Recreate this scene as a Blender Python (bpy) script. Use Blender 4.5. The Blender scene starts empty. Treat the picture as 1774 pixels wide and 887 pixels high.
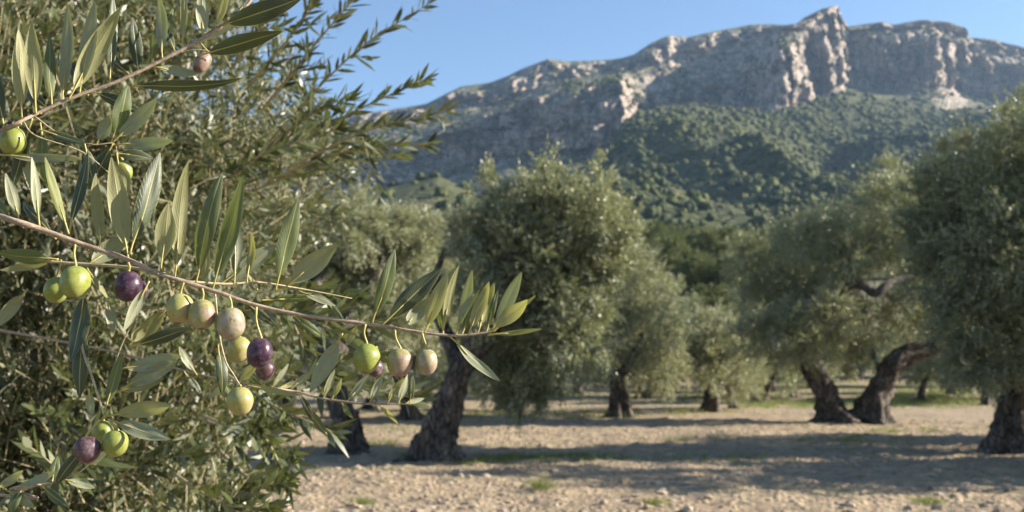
import bpy, math, random
import numpy as np
from mathutils import Vector

random.seed(7)
RNG = np.random.default_rng(11)
SC = bpy.context.scene
COL = SC.collection

# ------------------------------------------------------------------ camera, sky, sun, exposure
F_PX = 1725.0                      # focal length in pixels of the 1774 px wide photograph
HORIZON = 640.0
CAM_H = 1.5
PITCH = math.atan((HORIZON - 443.5) / F_PX)
SUN_EL, SUN_AZ = 24.0, 2.0        # azimuth: degrees from +X (right) towards +Y (away)
cam_d = bpy.data.cameras.new('camera')
cam = bpy.data.objects.new('camera', cam_d); COL.objects.link(cam)
cam.location = (0, 0, CAM_H)
cam.rotation_euler = (math.pi / 2 + PITCH, 0, 0)
cam_d.sensor_width = 36.0
cam_d.lens = 36.0 * F_PX / 1774.0
cam_d.clip_start = 0.02
cam_d.clip_end = 20000
cam_d.dof.use_dof = True
cam_d.dof.focus_distance = 0.64
cam_d.dof.aperture_fstop = 16.0
cam_d.dof.aperture_blades = 0
SC.camera = cam

world = bpy.data.worlds.new('World'); SC.world = world
world.use_nodes = True
wn = world.node_tree; wn.nodes.clear()
sky = wn.nodes.new('ShaderNodeTexSky'); sky.sky_type = 'NISHITA'
sky.sun_disc = False
sky.sun_elevation = math.radians(SUN_EL)
sky.sun_rotation = math.radians(90 - SUN_AZ)
sky.altitude = 200; sky.air_density = 1.0; sky.dust_density = 0.2; sky.ozone_density = 3.0
bg = wn.nodes.new('ShaderNodeBackground'); bg.inputs[1].default_value = 0.066
wo = wn.nodes.new('ShaderNodeOutputWorld')
wn.links.new(sky.outputs[0], bg.inputs[0]); wn.links.new(bg.outputs[0], wo.inputs[0])

sun_d = bpy.data.lights.new('sun', 'SUN'); sun_d.energy = 5.0; sun_d.angle = math.radians(0.53)
sun_d.color = (1.0, 0.90, 0.76)
sun = bpy.data.objects.new('sun', sun_d); COL.objects.link(sun)
S_DIR = Vector((math.cos(math.radians(SUN_AZ)) * math.cos(math.radians(SUN_EL)),
                math.sin(math.radians(SUN_AZ)) * math.cos(math.radians(SUN_EL)),
                math.sin(math.radians(SUN_EL))))
sun.rotation_euler = S_DIR.to_track_quat('Z', 'Y').to_euler()
sun.location = (30, 10, 30)

vs = SC.view_settings
vs.view_transform = 'Standard'; vs.look = 'None'; vs.gamma = 1.0; vs.use_curve_mapping = False
vs.exposure = 1.68
SC.cycles.use_denoising = True
SC.cycles.max_bounces = 6
SC.cycles.diffuse_bounces = 2
SC.cycles.glossy_bounces = 2
SC.cycles.transmission_bounces = 3
SC.cycles.volume_bounces = 0
SC.cycles.sample_clamp_indirect = 3.0
SC.cycles.sample_clamp_direct = 5.0

CP, SP = math.cos(PITCH), math.sin(PITCH)


def at(px, py, Y):
    """point at ground distance Y along the ray through photo pixel (px, py)"""
    cx = (px - 887.0) / F_PX; cz = -(py - 443.5) / F_PX
    d = np.array([cx, CP - cz * SP, SP + cz * CP])
    return np.array([0, 0, CAM_H]) + d * (Y / d[1])


def to_px(p):
    q = np.asarray(p, float) - np.array([0, 0, CAM_H])
    dep = q[..., 1] * CP + q[..., 2] * SP
    up = -q[..., 1] * SP + q[..., 2] * CP
    return 887 + F_PX * q[..., 0] / dep, 443.5 - F_PX * up / dep


# ------------------------------------------------------------------ noise
_perm = RNG.permutation(256).astype(np.int64)
_perm = np.concatenate([_perm, _perm, _perm])
_grad = RNG.normal(size=(256, 3)); _grad /= np.linalg.norm(_grad, axis=1)[:, None]


def gnoise(p):
    p = np.asarray(p, float)
    i = np.floor(p).astype(np.int64); f = p - i
    u = f * f * f * (f * (f * 6 - 15) + 10)
    i &= 255
    r = 0
    for dx in (0, 1):
        wx = u[:, 0] if dx else 1 - u[:, 0]
        for dy in (0, 1):
            wy = u[:, 1] if dy else 1 - u[:, 1]
            for dz in (0, 1):
                wz = u[:, 2] if dz else 1 - u[:, 2]
                h = _perm[_perm[_perm[(i[:, 0] + dx) & 255] + ((i[:, 1] + dy) & 255)] + ((i[:, 2] + dz) & 255)]
                g = _grad[h]
                r = r + wx * wy * wz * (g[:, 0] * (f[:, 0] - dx) + g[:, 1] * (f[:, 1] - dy) + g[:, 2] * (f[:, 2] - dz))
    return r * 1.6


def fbm(p, octs=4, gain=0.5, ridged=False):
    a, s, r = 1.0, 1.0, 0
    for _ in range(octs):
        n = gnoise(np.asarray(p) * s + 17.3 * s)
        r = r + a * ((1 - 2 * np.abs(n)) if ridged else n)
        a *= gain; s *= 2.03
    return r


# ------------------------------------------------------------------ mesh helpers
def nrm(v):
    v = np.asarray(v, float)
    return v / np.maximum(np.linalg.norm(v, axis=-1, keepdims=True), 1e-9)


def mesh_arrays(name, verts, quads, mats, mat_idx=None, attr=None, uv=None, smooth=True):
    verts = np.ascontiguousarray(verts, np.float32); quads = np.ascontiguousarray(quads, np.int32)
    k = quads.shape[1]; m = bpy.data.meshes.new(name)
    m.vertices.add(len(verts)); m.vertices.foreach_set('co', verts.ravel())
    m.loops.add(quads.size); m.loops.foreach_set('vertex_index', quads.ravel())
    m.polygons.add(len(quads))
    m.polygons.foreach_set('loop_start', np.arange(0, quads.size, k, dtype=np.int32))
    m.polygons.foreach_set('loop_total', np.full(len(quads), k, np.int32))
    if mat_idx is not None:
        m.polygons.foreach_set('material_index', np.ascontiguousarray(mat_idx, np.int32))
    m.polygons.foreach_set('use_smooth', np.full(len(quads), smooth, bool))
    if attr is not None:
        a = m.attributes.new('rnd', 'FLOAT', 'POINT'); a.data.foreach_set('value', np.ascontiguousarray(attr, np.float32))
    if uv is not None:
        u = m.uv_layers.new(name='UVMap'); u.data.foreach_set('uv', np.ascontiguousarray(uv[quads.ravel()], np.float32).ravel())
    for x in (mats if isinstance(mats, (list, tuple)) else [mats]):
        m.materials.append(x)
    m.update(calc_edges=True); m.validate()
    return m


def link(name, mesh, parent=None, loc=None):
    o = bpy.data.objects.new(name, mesh); COL.objects.link(o)
    if parent is not None: o.parent = parent
    if loc is not None: o.location = loc
    return o


def tag(o, label=None, cat=None, group=None, kind=None):
    if label: o['label'] = label
    if cat: o['category'] = cat
    if group: o['group'] = group
    if kind: o['kind'] = kind
    return o


def empty(name, loc, label=None, cat=None, group=None):
    o = bpy.data.objects.new(name, None); COL.objects.link(o)
    o.location = loc; o.empty_display_size = 0.1
    return tag(o, label, cat, group)


def catmull(pts, n):
    """resample a polyline of any width (position, radius, ...) smoothly to n rows"""
    P = np.asarray(pts, float)
    if len(P) == 2:
        t = np.linspace(0, 1, n)[:, None]; return P[0] * (1 - t) + P[1] * t
    E = np.vstack([2 * P[0] - P[1], P, 2 * P[-1] - P[-2]])
    ts = np.linspace(0, len(P) - 1, n); out = []
    for t in ts:
        i = min(int(t), len(P) - 2); f = t - i
        a, b, c, d = E[i], E[i + 1], E[i + 2], E[i + 3]
        out.append(0.5 * (2 * b + (c - a) * f + (2 * a - 5 * b + 4 * c - d) * f * f + (3 * b - a - 3 * c + d) * f ** 3))
    return np.array(out)


def tube(pts, n, sides, lobes=0.0, flare=0.0, rough=0.0, seed=0.0, cap=True, flare_h=0.35):
    """pts: (x,y,z,r) rows -> verts, quads of a swept tube; lobes flute the section, flare spreads the foot"""
    R = catmull(pts, n); P, r = R[:, :3], np.abs(R[:, 3])
    T = nrm(np.gradient(P, axis=0))
    ref = np.array([0.31, 0.87, 0.05]) if abs(T[0][1]) < 0.8 else np.array([1.0, 0, 0.1])
    u = nrm(np.cross(T[0], ref)); U = [u]
    for k in range(1, n):
        u = nrm(u - T[k] * np.dot(u, T[k])); U.append(u)
    U = np.array(U); V = np.cross(T, U)
    th = np.linspace(0, 2 * math.pi, sides, endpoint=False)
    C, S = np.cos(th), np.sin(th)
    h = np.linalg.norm(P - P[0], axis=1)
    fl = flare * np.exp(-h / flare_h)
    rad = r[:, None] * (1 + fl[:, None] * (0.75 + 0.5 * np.sin(th * 5 + seed) + 0.25 * np.sin(th * 8 + 2 * seed))[None, :])
    if lobes or rough:
        tw = np.repeat(h / max(r.max(), 1e-4) * 0.16, sides); ang = np.tile(th, n) + tw
        q = np.stack([np.cos(ang) * 1.1 + seed, np.sin(ang) * 1.1, np.repeat(h / max(r.max(), 1e-4) * 0.22, sides)], 1)
        rad = rad * (1 + lobes * fbm(q * 1.6, 2).reshape(n, sides) + rough * fbm(q * np.array([4, 4, 2.0]) * 2 + 5, 3).reshape(n, sides))
    verts = (P[:, None, :] + rad[:, :, None] * (C[None, :, None] * U[:, None, :] + S[None, :, None] * V[:, None, :])).reshape(-1, 3)
    i = np.arange(n - 1)[:, None] * sides; j = np.arange(sides)[None, :]; jn = (j + 1) % sides
    quads = np.stack([i + j, i + jn, i + sides + jn, i + sides + j], -1).reshape(-1, 4)
    if cap:
        base = len(verts); verts = np.vstack([verts, P[-1] + T[-1] * r[-1] * 0.5, P[0]])
        last = (n - 1) * sides
        cq = [[last + a, last + (a + 1) % sides, last + (a + 2) % sides, base] for a in range(0, sides - 1, 2)]
        cq += [[(a + 2) % sides, (a + 1) % sides, a, base + 1] for a in range(0, sides - 1, 2)]
        quads = np.vstack([quads, cq])
    return verts, quads


class Bag:
    def __init__(self): self.v, self.q, self.m, self.a, self.n = [], [], [], [], 0
    def add(self, v, q, m=0, a=None):
        self.v.append(np.asarray(v, float)); self.q.append(np.asarray(q) + self.n); self.m.append(np.full(len(q), m))
        self.a.append(np.full(len(v), 0.5) if a is None else np.asarray(a, float)); self.n += len(v)
    def build(self, name, mats, parent=None, off=None, smooth=True):
        v = np.vstack(self.v)
        if off is not None: v = v - np.asarray(off, float)
        return link(name, mesh_arrays(name, v, np.vstack(self.q), mats, np.concatenate(self.m), np.concatenate(self.a), smooth=smooth), parent)


# ------------------------------------------------------------------ materials
def new_mat(name):
    m = bpy.data.materials.new(name); m.use_nodes = True
    t = m.node_tree; t.nodes.clear()
    return m, t


class G:
    """tiny node-graph writer"""
    def __init__(self, t): self.t = t
    def n(self, kind, ins=None, **props):
        x = self.t.nodes.new('ShaderNode' + kind)
        for k, v in props.items(): setattr(x, k, v)
        for k, v in (ins or {}).items():
            s = x.inputs[k]
            if isinstance(v, bpy.types.NodeSocket): self.t.links.new(v, s)
            else: s.default_value = v
        return x
    def math(self, op, a, b=0.0, c=0.0, clamp=False):
        return self.n('Math', {0: a, 1: b, 2: c}, operation=op, use_clamp=clamp).outputs[0]
    def ramp(self, f, lo, hi, a=0.0, b=1.0):
        return self.n('MapRange', {0: f, 1: lo, 2: hi, 3: a, 4: b}, interpolation_type='SMOOTHSTEP').outputs[0]
    def mix(self, f, a, b, blend='MIX'):
        x = self.n('Mix', data_type='RGBA', blend_type=blend)
        for k, v in ((0, f), (6, a), (7, b)):
            if isinstance(v, bpy.types.NodeSocket): self.t.links.new(v, x.inputs[k])
            else: x.inputs[k].default_value = (*v, 1) if isinstance(v, tuple) and len(v) == 3 else v
        return x.outputs[2]
    def noise(self, vec, scale, detail=4.0, rough=0.55, dim='3D'):
        i = {'Scale': scale, 'Detail': detail, 'Roughness': rough}
        if vec is not None: i['Vector'] = vec
        return self.n('TexNoise', i).outputs[0]
    def pos(self): return self.n('NewGeometry').outputs['Position']
    def scale(self, vec, s): return self.n('VectorMath', {0: vec, 1: s}, operation='MULTIPLY').outputs[0]
    def out(self, shader): self.n('OutputMaterial', {0: shader})
    def bsdf(self, color, rough=0.8, normal=None, **kw):
        i = {'Roughness': rough}
        if isinstance(color, tuple): i['Base Color'] = (*color, 1)
        else: i['Base Color'] = color
        if normal is not None: i['Normal'] = normal
        i.update(kw)
        return self.n('BsdfPrincipled', i).outputs[0]
    def bump(self, h, strength=0.5, dist=0.01):
        return self.n('Bump', {'Strength': strength, 'Distance': dist, 'Height': h}).outputs[0]


def leaf_mat(name, top1, top2, under, glow, trans=0.3, rough=0.42, spec=0.5):
    """crown leaves: two-coloured faces (real olive leaves are silver below), thin enough to let light through"""
    m, t = new_mat(name); g = G(t)
    r = g.n('Attribute', attribute_name='rnd').outputs['Fac']
    top = g.mix(r, top1, top2)
    und = g.mix(r, tuple(0.8 * c for c in under), tuple(1.15 * c for c in under))
    back = g.n('NewGeometry').outputs['Backfacing']
    c = g.mix(back, top, und)
    s = g.bsdf(c, rough, **{'Specular IOR Level': spec})
    tr = g.n('BsdfTranslucent', {'Color': (*glow, 1)}).outputs[0]
    g.out(g.n('MixShader', {0: trans, 1: s, 2: tr}).outputs[0])
    return m


def hero_leaf_mat(name, top, under, glow, trans=0.3, rough=0.38):
    """close leaves: pale midrib, faint veins, scurfy speckle, blotches"""
    m, t = new_mat(name); g = G(t)
    uvn = g.n('UVMap').outputs[0]
    sep = g.n('SeparateXYZ', {0: uvn})
    u, v = sep.outputs[0], sep.outputs[1]
    d = g.math('ABSOLUTE', g.math('SUBTRACT', u, 0.5))
    rib = g.ramp(d, 0.012, 0.05, 1.0, 0.0)
    edge = g.ramp(d, 0.455, 0.50, 0.0, 1.0)
    rnd = g.n('ObjectInfo').outputs['Random']
    off = g.n('CombineXYZ', {0: g.math('MULTIPLY', rnd, 37.0), 1: g.math('MULTIPLY', rnd, 11.0), 2: 0.0}).outputs[0]
    lv = g.n('VectorMath', {0: g.scale(uvn, (1.0, 5.0, 1.0)), 1: off}, operation='ADD').outputs[0]
    speck = g.noise(lv, 42.0, 3.0, 0.7)
    blotch = g.noise(lv, 2.2, 3.0)
    # side veins: oblique stripes mirrored on the midrib
    ph = g.math('ADD', g.math('MULTIPLY', v, 95.0), g.math('MULTIPLY', d, -42.0))
    vein = g.ramp(g.math('SINE', g.math('ADD', ph, g.math('MULTIPLY', blotch, 6.0))), 0.6, 1.0)
    back = g.n('NewGeometry').outputs['Backfacing']
    tone = g.math('ADD', g.math('MULTIPLY', rnd, 0.5), g.math('MULTIPLY', blotch, 0.8))
    tp = g.mix(tone, tuple(c * 0.62 for c in top), tuple(c * 1.35 for c in top))
    un = g.mix(tone, tuple(c * 0.72 for c in under), tuple(c * 1.22 for c in under))
    c = g.mix(back, tp, un)
    c = g.mix(g.ramp(speck, 0.52, 0.72, 0.0, 0.30), c, (0.34, 0.35, 0.25))
    c = g.mix(g.ramp(g.noise(lv, 9.0, 2.0), 0.70, 0.76, 0.0, 0.6), c, (0.12, 0.085, 0.04))
    c = g.mix(g.math('MULTIPLY', vein, 0.16), c, (0.30, 0.32, 0.14))
    c = g.mix(g.math('MULTIPLY', rib, 0.75), c, (0.40, 0.38, 0.14))
    c = g.mix(g.math('MULTIPLY', edge, 0.5), c, (0.36, 0.33, 0.13))
    hgt = g.math('SUBTRACT', g.math('MULTIPLY', speck, 0.35), g.math('ADD', g.math('MULTIPLY', rib, 1.0), g.math('MULTIPLY', vein, 0.35)))
    nm = g.bump(hgt, 0.45, 0.0006)
    s = g.bsdf(c, g.ramp(speck, 0.3, 0.7, rough - 0.06, rough + 0.18), nm)
    gl = g.mix(g.math('MULTIPLY', rib, 0.6), glow, (0.10, 0.11, 0.02))
    gl = g.mix(g.math('MULTIPLY', blotch, 0.5), gl, tuple(0.6 * x for x in glow))
    tr = g.n('BsdfTranslucent', {'Color': gl, 'Normal': nm}).outputs[0]
    g.out(g.n('MixShader', {0: trans, 1: s, 2: tr}).outputs[0])
    return m


def bark_mat(name, c1, c2, c3, scale=1.0, bump=1.0):
    m, t = new_mat(name); g = G(t)
    p = g.n('TexCoord').outputs['Object']
    pv = g.scale(p, (9 * scale, 9 * scale, 2.2 * scale))
    a = g.noise(pv, 1.6, 6.0, 0.62)
    b = g.noise(g.scale(p, (scale, scale, scale)), 3.0, 3.0)
    cr = g.n('TexVoronoi', {'Vector': pv, 'Scale': 1.3}, feature='DISTANCE_TO_EDGE').outputs['Distance']
    crack = g.ramp(cr, 0.0, 0.12)
    c = g.mix(g.ramp(a, 0.35, 0.68), c1, c2)
    c = g.mix(g.ramp(b, 0.5, 0.72, 0, 0.7), c, c3)
    c = g.mix(crack, tuple(0.35 * x for x in c1), c)
    h = g.math('ADD', g.math('MULTIPLY', a, 0.7), g.math('MULTIPLY', crack, 0.5))
    g.out(g.bsdf(c, 0.9, g.bump(h, 0.9, 0.03 * bump / scale)))
    return m


def twig_mat(name, c1, c2, c3):
    """smooth grey-brown bark of young wood with fine lengthwise streaks and a few dark flecks"""
    m, t = new_mat(name); g = G(t)
    p = g.n('TexCoord').outputs['Object']
    a = g.noise(g.scale(p, (180, 420, 420)), 1.0, 4.0, 0.6); b = g.noise(p, 90.0, 3.0); f = g.noise(p, 600.0, 2.0)
    c = g.mix(g.ramp(a, 0.35, 0.65), c1, c2)
    c = g.mix(g.ramp(b, 0.50, 0.72, 0, 0.55), c, c3)
    c = g.mix(g.ramp(f, 0.66, 0.74, 0, 0.6), c, tuple(0.5 * x for x in c3))
    g.out(g.bsdf(c, 0.72, g.bump(g.math('ADD', a, g.math('MULTIPLY', f, 0.4)), 0.5, 0.0008)))
    return m


M = {}
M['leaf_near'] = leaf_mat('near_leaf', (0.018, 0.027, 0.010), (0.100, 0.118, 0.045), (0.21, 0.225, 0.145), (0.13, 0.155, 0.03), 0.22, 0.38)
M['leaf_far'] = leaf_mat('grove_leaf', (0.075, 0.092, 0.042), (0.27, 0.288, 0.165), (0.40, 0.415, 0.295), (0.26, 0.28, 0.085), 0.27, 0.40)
M['leaf_pale'] = leaf_mat('pale_grove_leaf', (0.11, 0.128, 0.062), (0.30, 0.31, 0.19), (0.43, 0.44, 0.32), (0.29, 0.305, 0.11), 0.28, 0.42)
M['pine_leaf'] = leaf_mat('pine_needle', (0.06, 0.085, 0.03), (0.165, 0.185, 0.07), (0.12, 0.14, 0.05), (0.13, 0.16, 0.04), 0.2, 0.55, 0.3)
M['hero_leaf'] = hero_leaf_mat('olive_leaf', (0.070, 0.098, 0.032), (0.26, 0.275, 0.175), (0.21, 0.25, 0.045), 0.30)
M['young_leaf'] = hero_leaf_mat('young_olive_leaf', (0.17, 0.19, 0.055), (0.29, 0.285, 0.14), (0.34, 0.34, 0.07), 0.42)
M['dark_leaf'] = hero_leaf_mat('dark_olive_leaf', (0.028, 0.044, 0.016), (0.17, 0.19, 0.12), (0.06, 0.085, 0.015), 0.16, 0.33)
M['bark'] = bark_mat('olive_bark', (0.04, 0.031, 0.024), (0.14, 0.11, 0.083), (0.23, 0.20, 0.165))
M['pine_bark'] = bark_mat('pine_bark', (0.06, 0.035, 0.022), (0.16, 0.10, 0.065), (0.12, 0.09, 0.07))
M['twig'] = twig_mat('twig_bark', (0.20, 0.15, 0.105), (0.33, 0.255, 0.185), (0.12, 0.085, 0.058))
M['shoot'] = twig_mat('shoot_bark', (0.28, 0.23, 0.12), (0.42, 0.36, 0.22), (0.20, 0.15, 0.08))


def stalk_mat():
    m, t = new_mat('stalk'); g = G(t)
    a = g.noise(g.n('TexCoord').outputs['Object'], 300.0, 2.0)
    g.out(g.bsdf(g.mix(a, (0.26, 0.22, 0.05), (0.46, 0.38, 0.11)), 0.5, **{'Subsurface Weight': 0.1, 'Subsurface Radius': (0.002, 0.002, 0.0005)}))
    return m


M['stalk'] = stalk_mat()


def olive_mat(name, base, blush, amount, deep, bloom=0.25):
    """skin of one olive: base colour, a blush that spreads from its tip and one cheek, pale lenticels, waxy bloom"""
    m, t = new_mat(name); g = G(t)
    p = g.n('TexCoord').outputs['Object']
    rnd = g.n('ObjectInfo').outputs['Random']
    pp = g.n('VectorMath', {0: p, 1: g.n('CombineXYZ', {0: rnd, 1: g.math('MULTIPLY', rnd, 3.0), 2: 0.0}).outputs[0]}, operation='ADD').outputs[0]
    sx = g.n('SeparateXYZ', {0: p})
    n1 = g.noise(pp, 110.0, 4.0)
    n2 = g.noise(pp, 420.0, 4.0, 0.65)
    side = g.math('ADD', g.math('MULTIPLY', sx.outputs[0], 42.0), g.math('MULTIPLY', sx.outputs[2], -22.0))
    f = g.math('ADD', g.math('ADD', side, g.math('MULTIPLY', g.math('SUBTRACT', n1, 0.5), 2.4)), amount)
    c = g.mix(g.ramp(f, -0.45, 0.75), base, blush)
    c = g.mix(g.ramp(g.math('ADD', f, g.math('MULTIPLY', n2, 0.5)), 0.9, 1.7, 0, 0.8), c, deep)
    c = g.mix(g.ramp(n2, 0.35, 0.72, 0.0, 0.42), c, tuple(0.55 * x for x in base))
    vor = g.n('TexVoronoi', {'Vector': pp, 'Scale': 430.0, 'Randomness': 1.0}).outputs['Distance']
    dots = g.ramp(vor, 0.13, 0.24, 1.0, 0.0)
    c = g.mix(g.math('MULTIPLY', dots, 0.2), c, (0.40, 0.36, 0.27))
    wax = g.ramp(g.noise(pp, 170.0, 5.0, 0.7), 0.42, 0.72, 0.0, bloom)
    c = g.mix(wax, c, (0.42, 0.40, 0.42))
    c = g.mix(g.ramp(g.noise(pp, 260.0, 2.0), 0.68, 0.74, 0, 0.7), c, (0.13, 0.085, 0.04))
    tip = g.ramp(sx.outputs[2], -0.0106, -0.0098, 0.8, 0.0)
    c = g.mix(tip, c, (0.10, 0.06, 0.035))
    nm = g.bump(g.math('ADD', g.math('MULTIPLY', n2, 0.5), g.math('MULTIPLY', dots, 0.5)), 0.25, 0.0004)
    g.out(g.bsdf(c, g.math('ADD', g.math('MULTIPLY', wax, 0.8), 0.33), nm,
                 **{'Subsurface Weight': 0.12, 'Subsurface Radius': (0.003, 0.003, 0.001), 'Subsurface Scale': 1.0, 'Specular IOR Level': 0.3}))
    return m


OM = {
    'green': olive_mat('green_olive_skin', (0.20, 0.232, 0.042), (0.26, 0.27, 0.065), -0.4, (0.30, 0.25, 0.1), 0.12),
    'yellow': olive_mat('yellow_olive_skin', (0.29, 0.29, 0.075), (0.34, 0.26, 0.13), -0.1, (0.26, 0.13, 0.12), 0.25),
    'blush': olive_mat('blushing_olive_skin', (0.26, 0.25, 0.07), (0.26, 0.15, 0.125), -0.02, (0.14, 0.06, 0.085), 0.40),
    'pale': olive_mat('pale_olive_skin', (0.25, 0.235, 0.09), (0.27, 0.195, 0.15), 0.0, (0.26, 0.14, 0.14), 0.45),
    'purple': olive_mat('purple_olive_skin', (0.085, 0.032, 0.058), (0.035, 0.012, 0.030), 0.35, (0.014, 0.006, 0.014), 0.14),
    'dusk': olive_mat('dusky_olive_skin', (0.11, 0.060, 0.052), (0.060, 0.024, 0.038), 0.2, (0.03, 0.012, 0.02), 0.25),  # real dusky skin, also the painted shade of the olive behind the gap
    'dry': olive_mat('withered_olive_skin', (0.20, 0.14, 0.10), (0.24, 0.15, 0.12), 0.0, (0.10, 0.06, 0.05), 0.35),
}


def ground_mat():
    m, t = new_mat('dry_soil'); g = G(t)
    p = g.pos()
    a = g.noise(p, 0.35, 5.0); b = g.noise(p, 3.5, 6.0, 0.65); c_ = g.noise(p, 30.0, 4.0, 0.7)
    vor = g.n('TexVoronoi', {'Vector': p, 'Scale': 11.0}).outputs
    peb = g.ramp(vor['Distance'], 0.15, 0.55, 1.0, 0.0)
    c = g.mix(g.ramp(a, 0.35, 0.65), (0.295, 0.228, 0.132), (0.375, 0.294, 0.178))
    c = g.mix(g.ramp(b, 0.38, 0.66), tuple([0.215, 0.158, 0.10]), c)
    c = g.mix(g.math('MULTIPLY', peb, g.math('MULTIPLY', g.n('SeparateColor', {0: vor['Color']}).outputs[0], 0.6)), c, (0.40, 0.33, 0.25))
    c = g.mix(g.ramp(c_, 0.55, 0.75, 0, 0.5), c, (0.19, 0.14, 0.10))
    # straw and low green cover in patches
    gr = g.noise(g.scale(p, (0.55, 1.4, 1.0)), 0.32, 5.0, 0.65)
    c = g.mix(g.ramp(gr, 0.55, 0.68, 0, 0.55), c, (0.155, 0.155, 0.06))
    far = g.n('SeparateXYZ', {0: p}).outputs[1]
    c = g.mix(g.math('MULTIPLY', g.ramp(far, 34, 62), g.ramp(gr, 0.38, 0.58, 0, 0.75)), c, (0.15, 0.152, 0.055))
    c = g.mix(g.ramp(far, 110, 240), c, (0.10, 0.105, 0.045))
    h = g.math('ADD', g.math('ADD', g.math('MULTIPLY', b, 0.6), g.math('MULTIPLY', c_, 0.25)), g.math('MULTIPLY', peb, 0.3))
    g.out(g.bsdf(c, 0.95, g.bump(h, 0.9, 0.09)))
    return m


def rock_mat(name, veg_lo, veg_hi, warm=1.0):
    m, t = new_mat(name); g = G(t)
    geo = g.n('NewGeometry'); p = geo.outputs['Position']
    nz = g.n('SeparateXYZ', {0: geo.outputs['Normal']}).outputs[2]
    a = g.noise(p, 0.02, 6.0, 0.6); b = g.noise(g.scale(p, (1, 1, 0.22)), 0.07, 7.0, 0.62); f = g.noise(p, 0.16, 5.0, 0.65)
    st = g.noise(g.scale(p, (0.3, 0.3, 2.6)), 0.05, 5.0, 0.6)
    rock = g.mix(g.ramp(b, 0.35, 0.68), (0.22, 0.185, 0.155), (0.41, 0.34, 0.285))
    rock = g.mix(g.ramp(a, 0.5, 0.68, 0, 0.55), rock, (0.38, 0.26, 0.18))
    rock = g.mix(g.ramp(st, 0.55, 0.72, 0, 0.55), rock, (0.20, 0.175, 0.16))
    rock = g.mix(g.ramp(f, 0.58, 0.72, 0, 0.5), rock, (0.145, 0.13, 0.115))
    wob = g.n('VectorMath', {0: g.scale(p, (0.055, 0.055, 0.012)), 1: g.scale(g.n('TexNoise', {'Vector': p, 'Scale': 0.03, 'Detail': 4.0}).outputs[1], (1.3, 1.3, 0.4))}, operation='ADD').outputs[0]
    ck = g.n('TexVoronoi', {'Vector': wob, 'Scale': 1.0}, feature='DISTANCE_TO_EDGE').outputs['Distance']
    crack = g.ramp(ck, 0.0, 0.07)
    rock = g.mix(crack, (0.10, 0.088, 0.078), rock)
    veg = g.mix(g.ramp(f, 0.35, 0.65), (0.040, 0.050, 0.020), (0.085, 0.095, 0.038))
    veg = g.mix(g.ramp(a, 0.52, 0.7, 0, 0.6), veg, (0.16, 0.135, 0.07))
    k = g.math('ADD', nz, g.math('ADD', g.math('MULTIPLY', g.math('SUBTRACT', a, 0.5), 1.1), g.math('MULTIPLY', g.math('SUBTRACT', f, 0.5), 1.3)))
    c = g.mix(g.ramp(k, veg_lo, veg_hi), rock, veg)
    h = g.math('ADD', g.math('ADD', b, g.math('MULTIPLY', f, 0.6)), g.math('MULTIPLY', crack, 0.7))
    g.out(g.bsdf(c, 0.95, g.bump(h, 0.7, 7.0), **{'Specular IOR Level': 0.2}))
    return m


def stone_mat():
    m, t = new_mat('field_stone'); g = G(t)
    r = g.n('Attribute', attribute_name='rnd').outputs['Fac']
    n = g.noise(g.pos(), 40.0, 4.0)
    c = g.mix(r, (0.20, 0.15, 0.10), (0.42, 0.345, 0.26))
    c = g.mix(g.ramp(n, 0.45, 0.7, 0, 0.5), c, (0.22, 0.16, 0.115))
    g.out(g.bsdf(c, 0.95))
    return m


M['ground'] = ground_mat()
M['rock'] = rock_mat('cliff_rock', 0.60, 0.92)
M['hill'] = rock_mat('scrub_slope', 0.12, 0.42)
M['terrace'] = rock_mat('terrace_slope', 0.42, 0.80)
M['stone'] = stone_mat()
M['grass'] = leaf_mat('grass_blade', (0.085, 0.12, 0.03), (0.26, 0.25, 0.09), (0.15, 0.18, 0.05), (0.22, 0.27, 0.05), 0.35, 0.5)
M['straw'] = leaf_mat('dry_blade', (0.25, 0.21, 0.10), (0.40, 0.34, 0.19), (0.33, 0.28, 0.15), (0.30, 0.26, 0.12), 0.3, 0.6)
M['forest'] = leaf_mat('far_wood_leaf', (0.024, 0.036, 0.011), (0.088, 0.098, 0.030), (0.05, 0.06, 0.02), (0.05, 0.07, 0.02), 0.0, 0.8, 0.2)


# ------------------------------------------------------------------ ground
def slope_z(y):
    y = np.asarray(y, float)
    return np.interp(y, [-1e5, 40, 60, 90, 140, 260, 420, 1e5], [0, 0, 0.55, 2.6, 8.5, 25, 32, 32])


def ground_z(x, y):
    x = np.asarray(x, float); y = np.asarray(y, float); z = slope_z(y)
    k = np.clip((70 - np.abs(y)) / 40, 0, 1)
    p = np.stack([x, y, 0 * x], -1).reshape(-1, 3)
    n = fbm(p * np.array([0.22, 0.45, 1]), 2).reshape(x.shape) * 0.06
    n = n + (fbm(p * np.array([0.9, 2.0, 1]) + 40, 3).reshape(x.shape)) * 0.05
    n = n + np.maximum(fbm(p * 5.0 + 9, 2).reshape(x.shape), 0) * 0.045
    return z + n * k


def axis_coords(lo, hi, step, far_lo, far_hi, n):
    a = lo - np.geomspace(0.3, lo - far_lo, n)[::-1]; b = hi + np.geomspace(0.3, far_hi - hi, n)
    return np.concatenate([a, np.arange(lo, hi, step), b])


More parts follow.
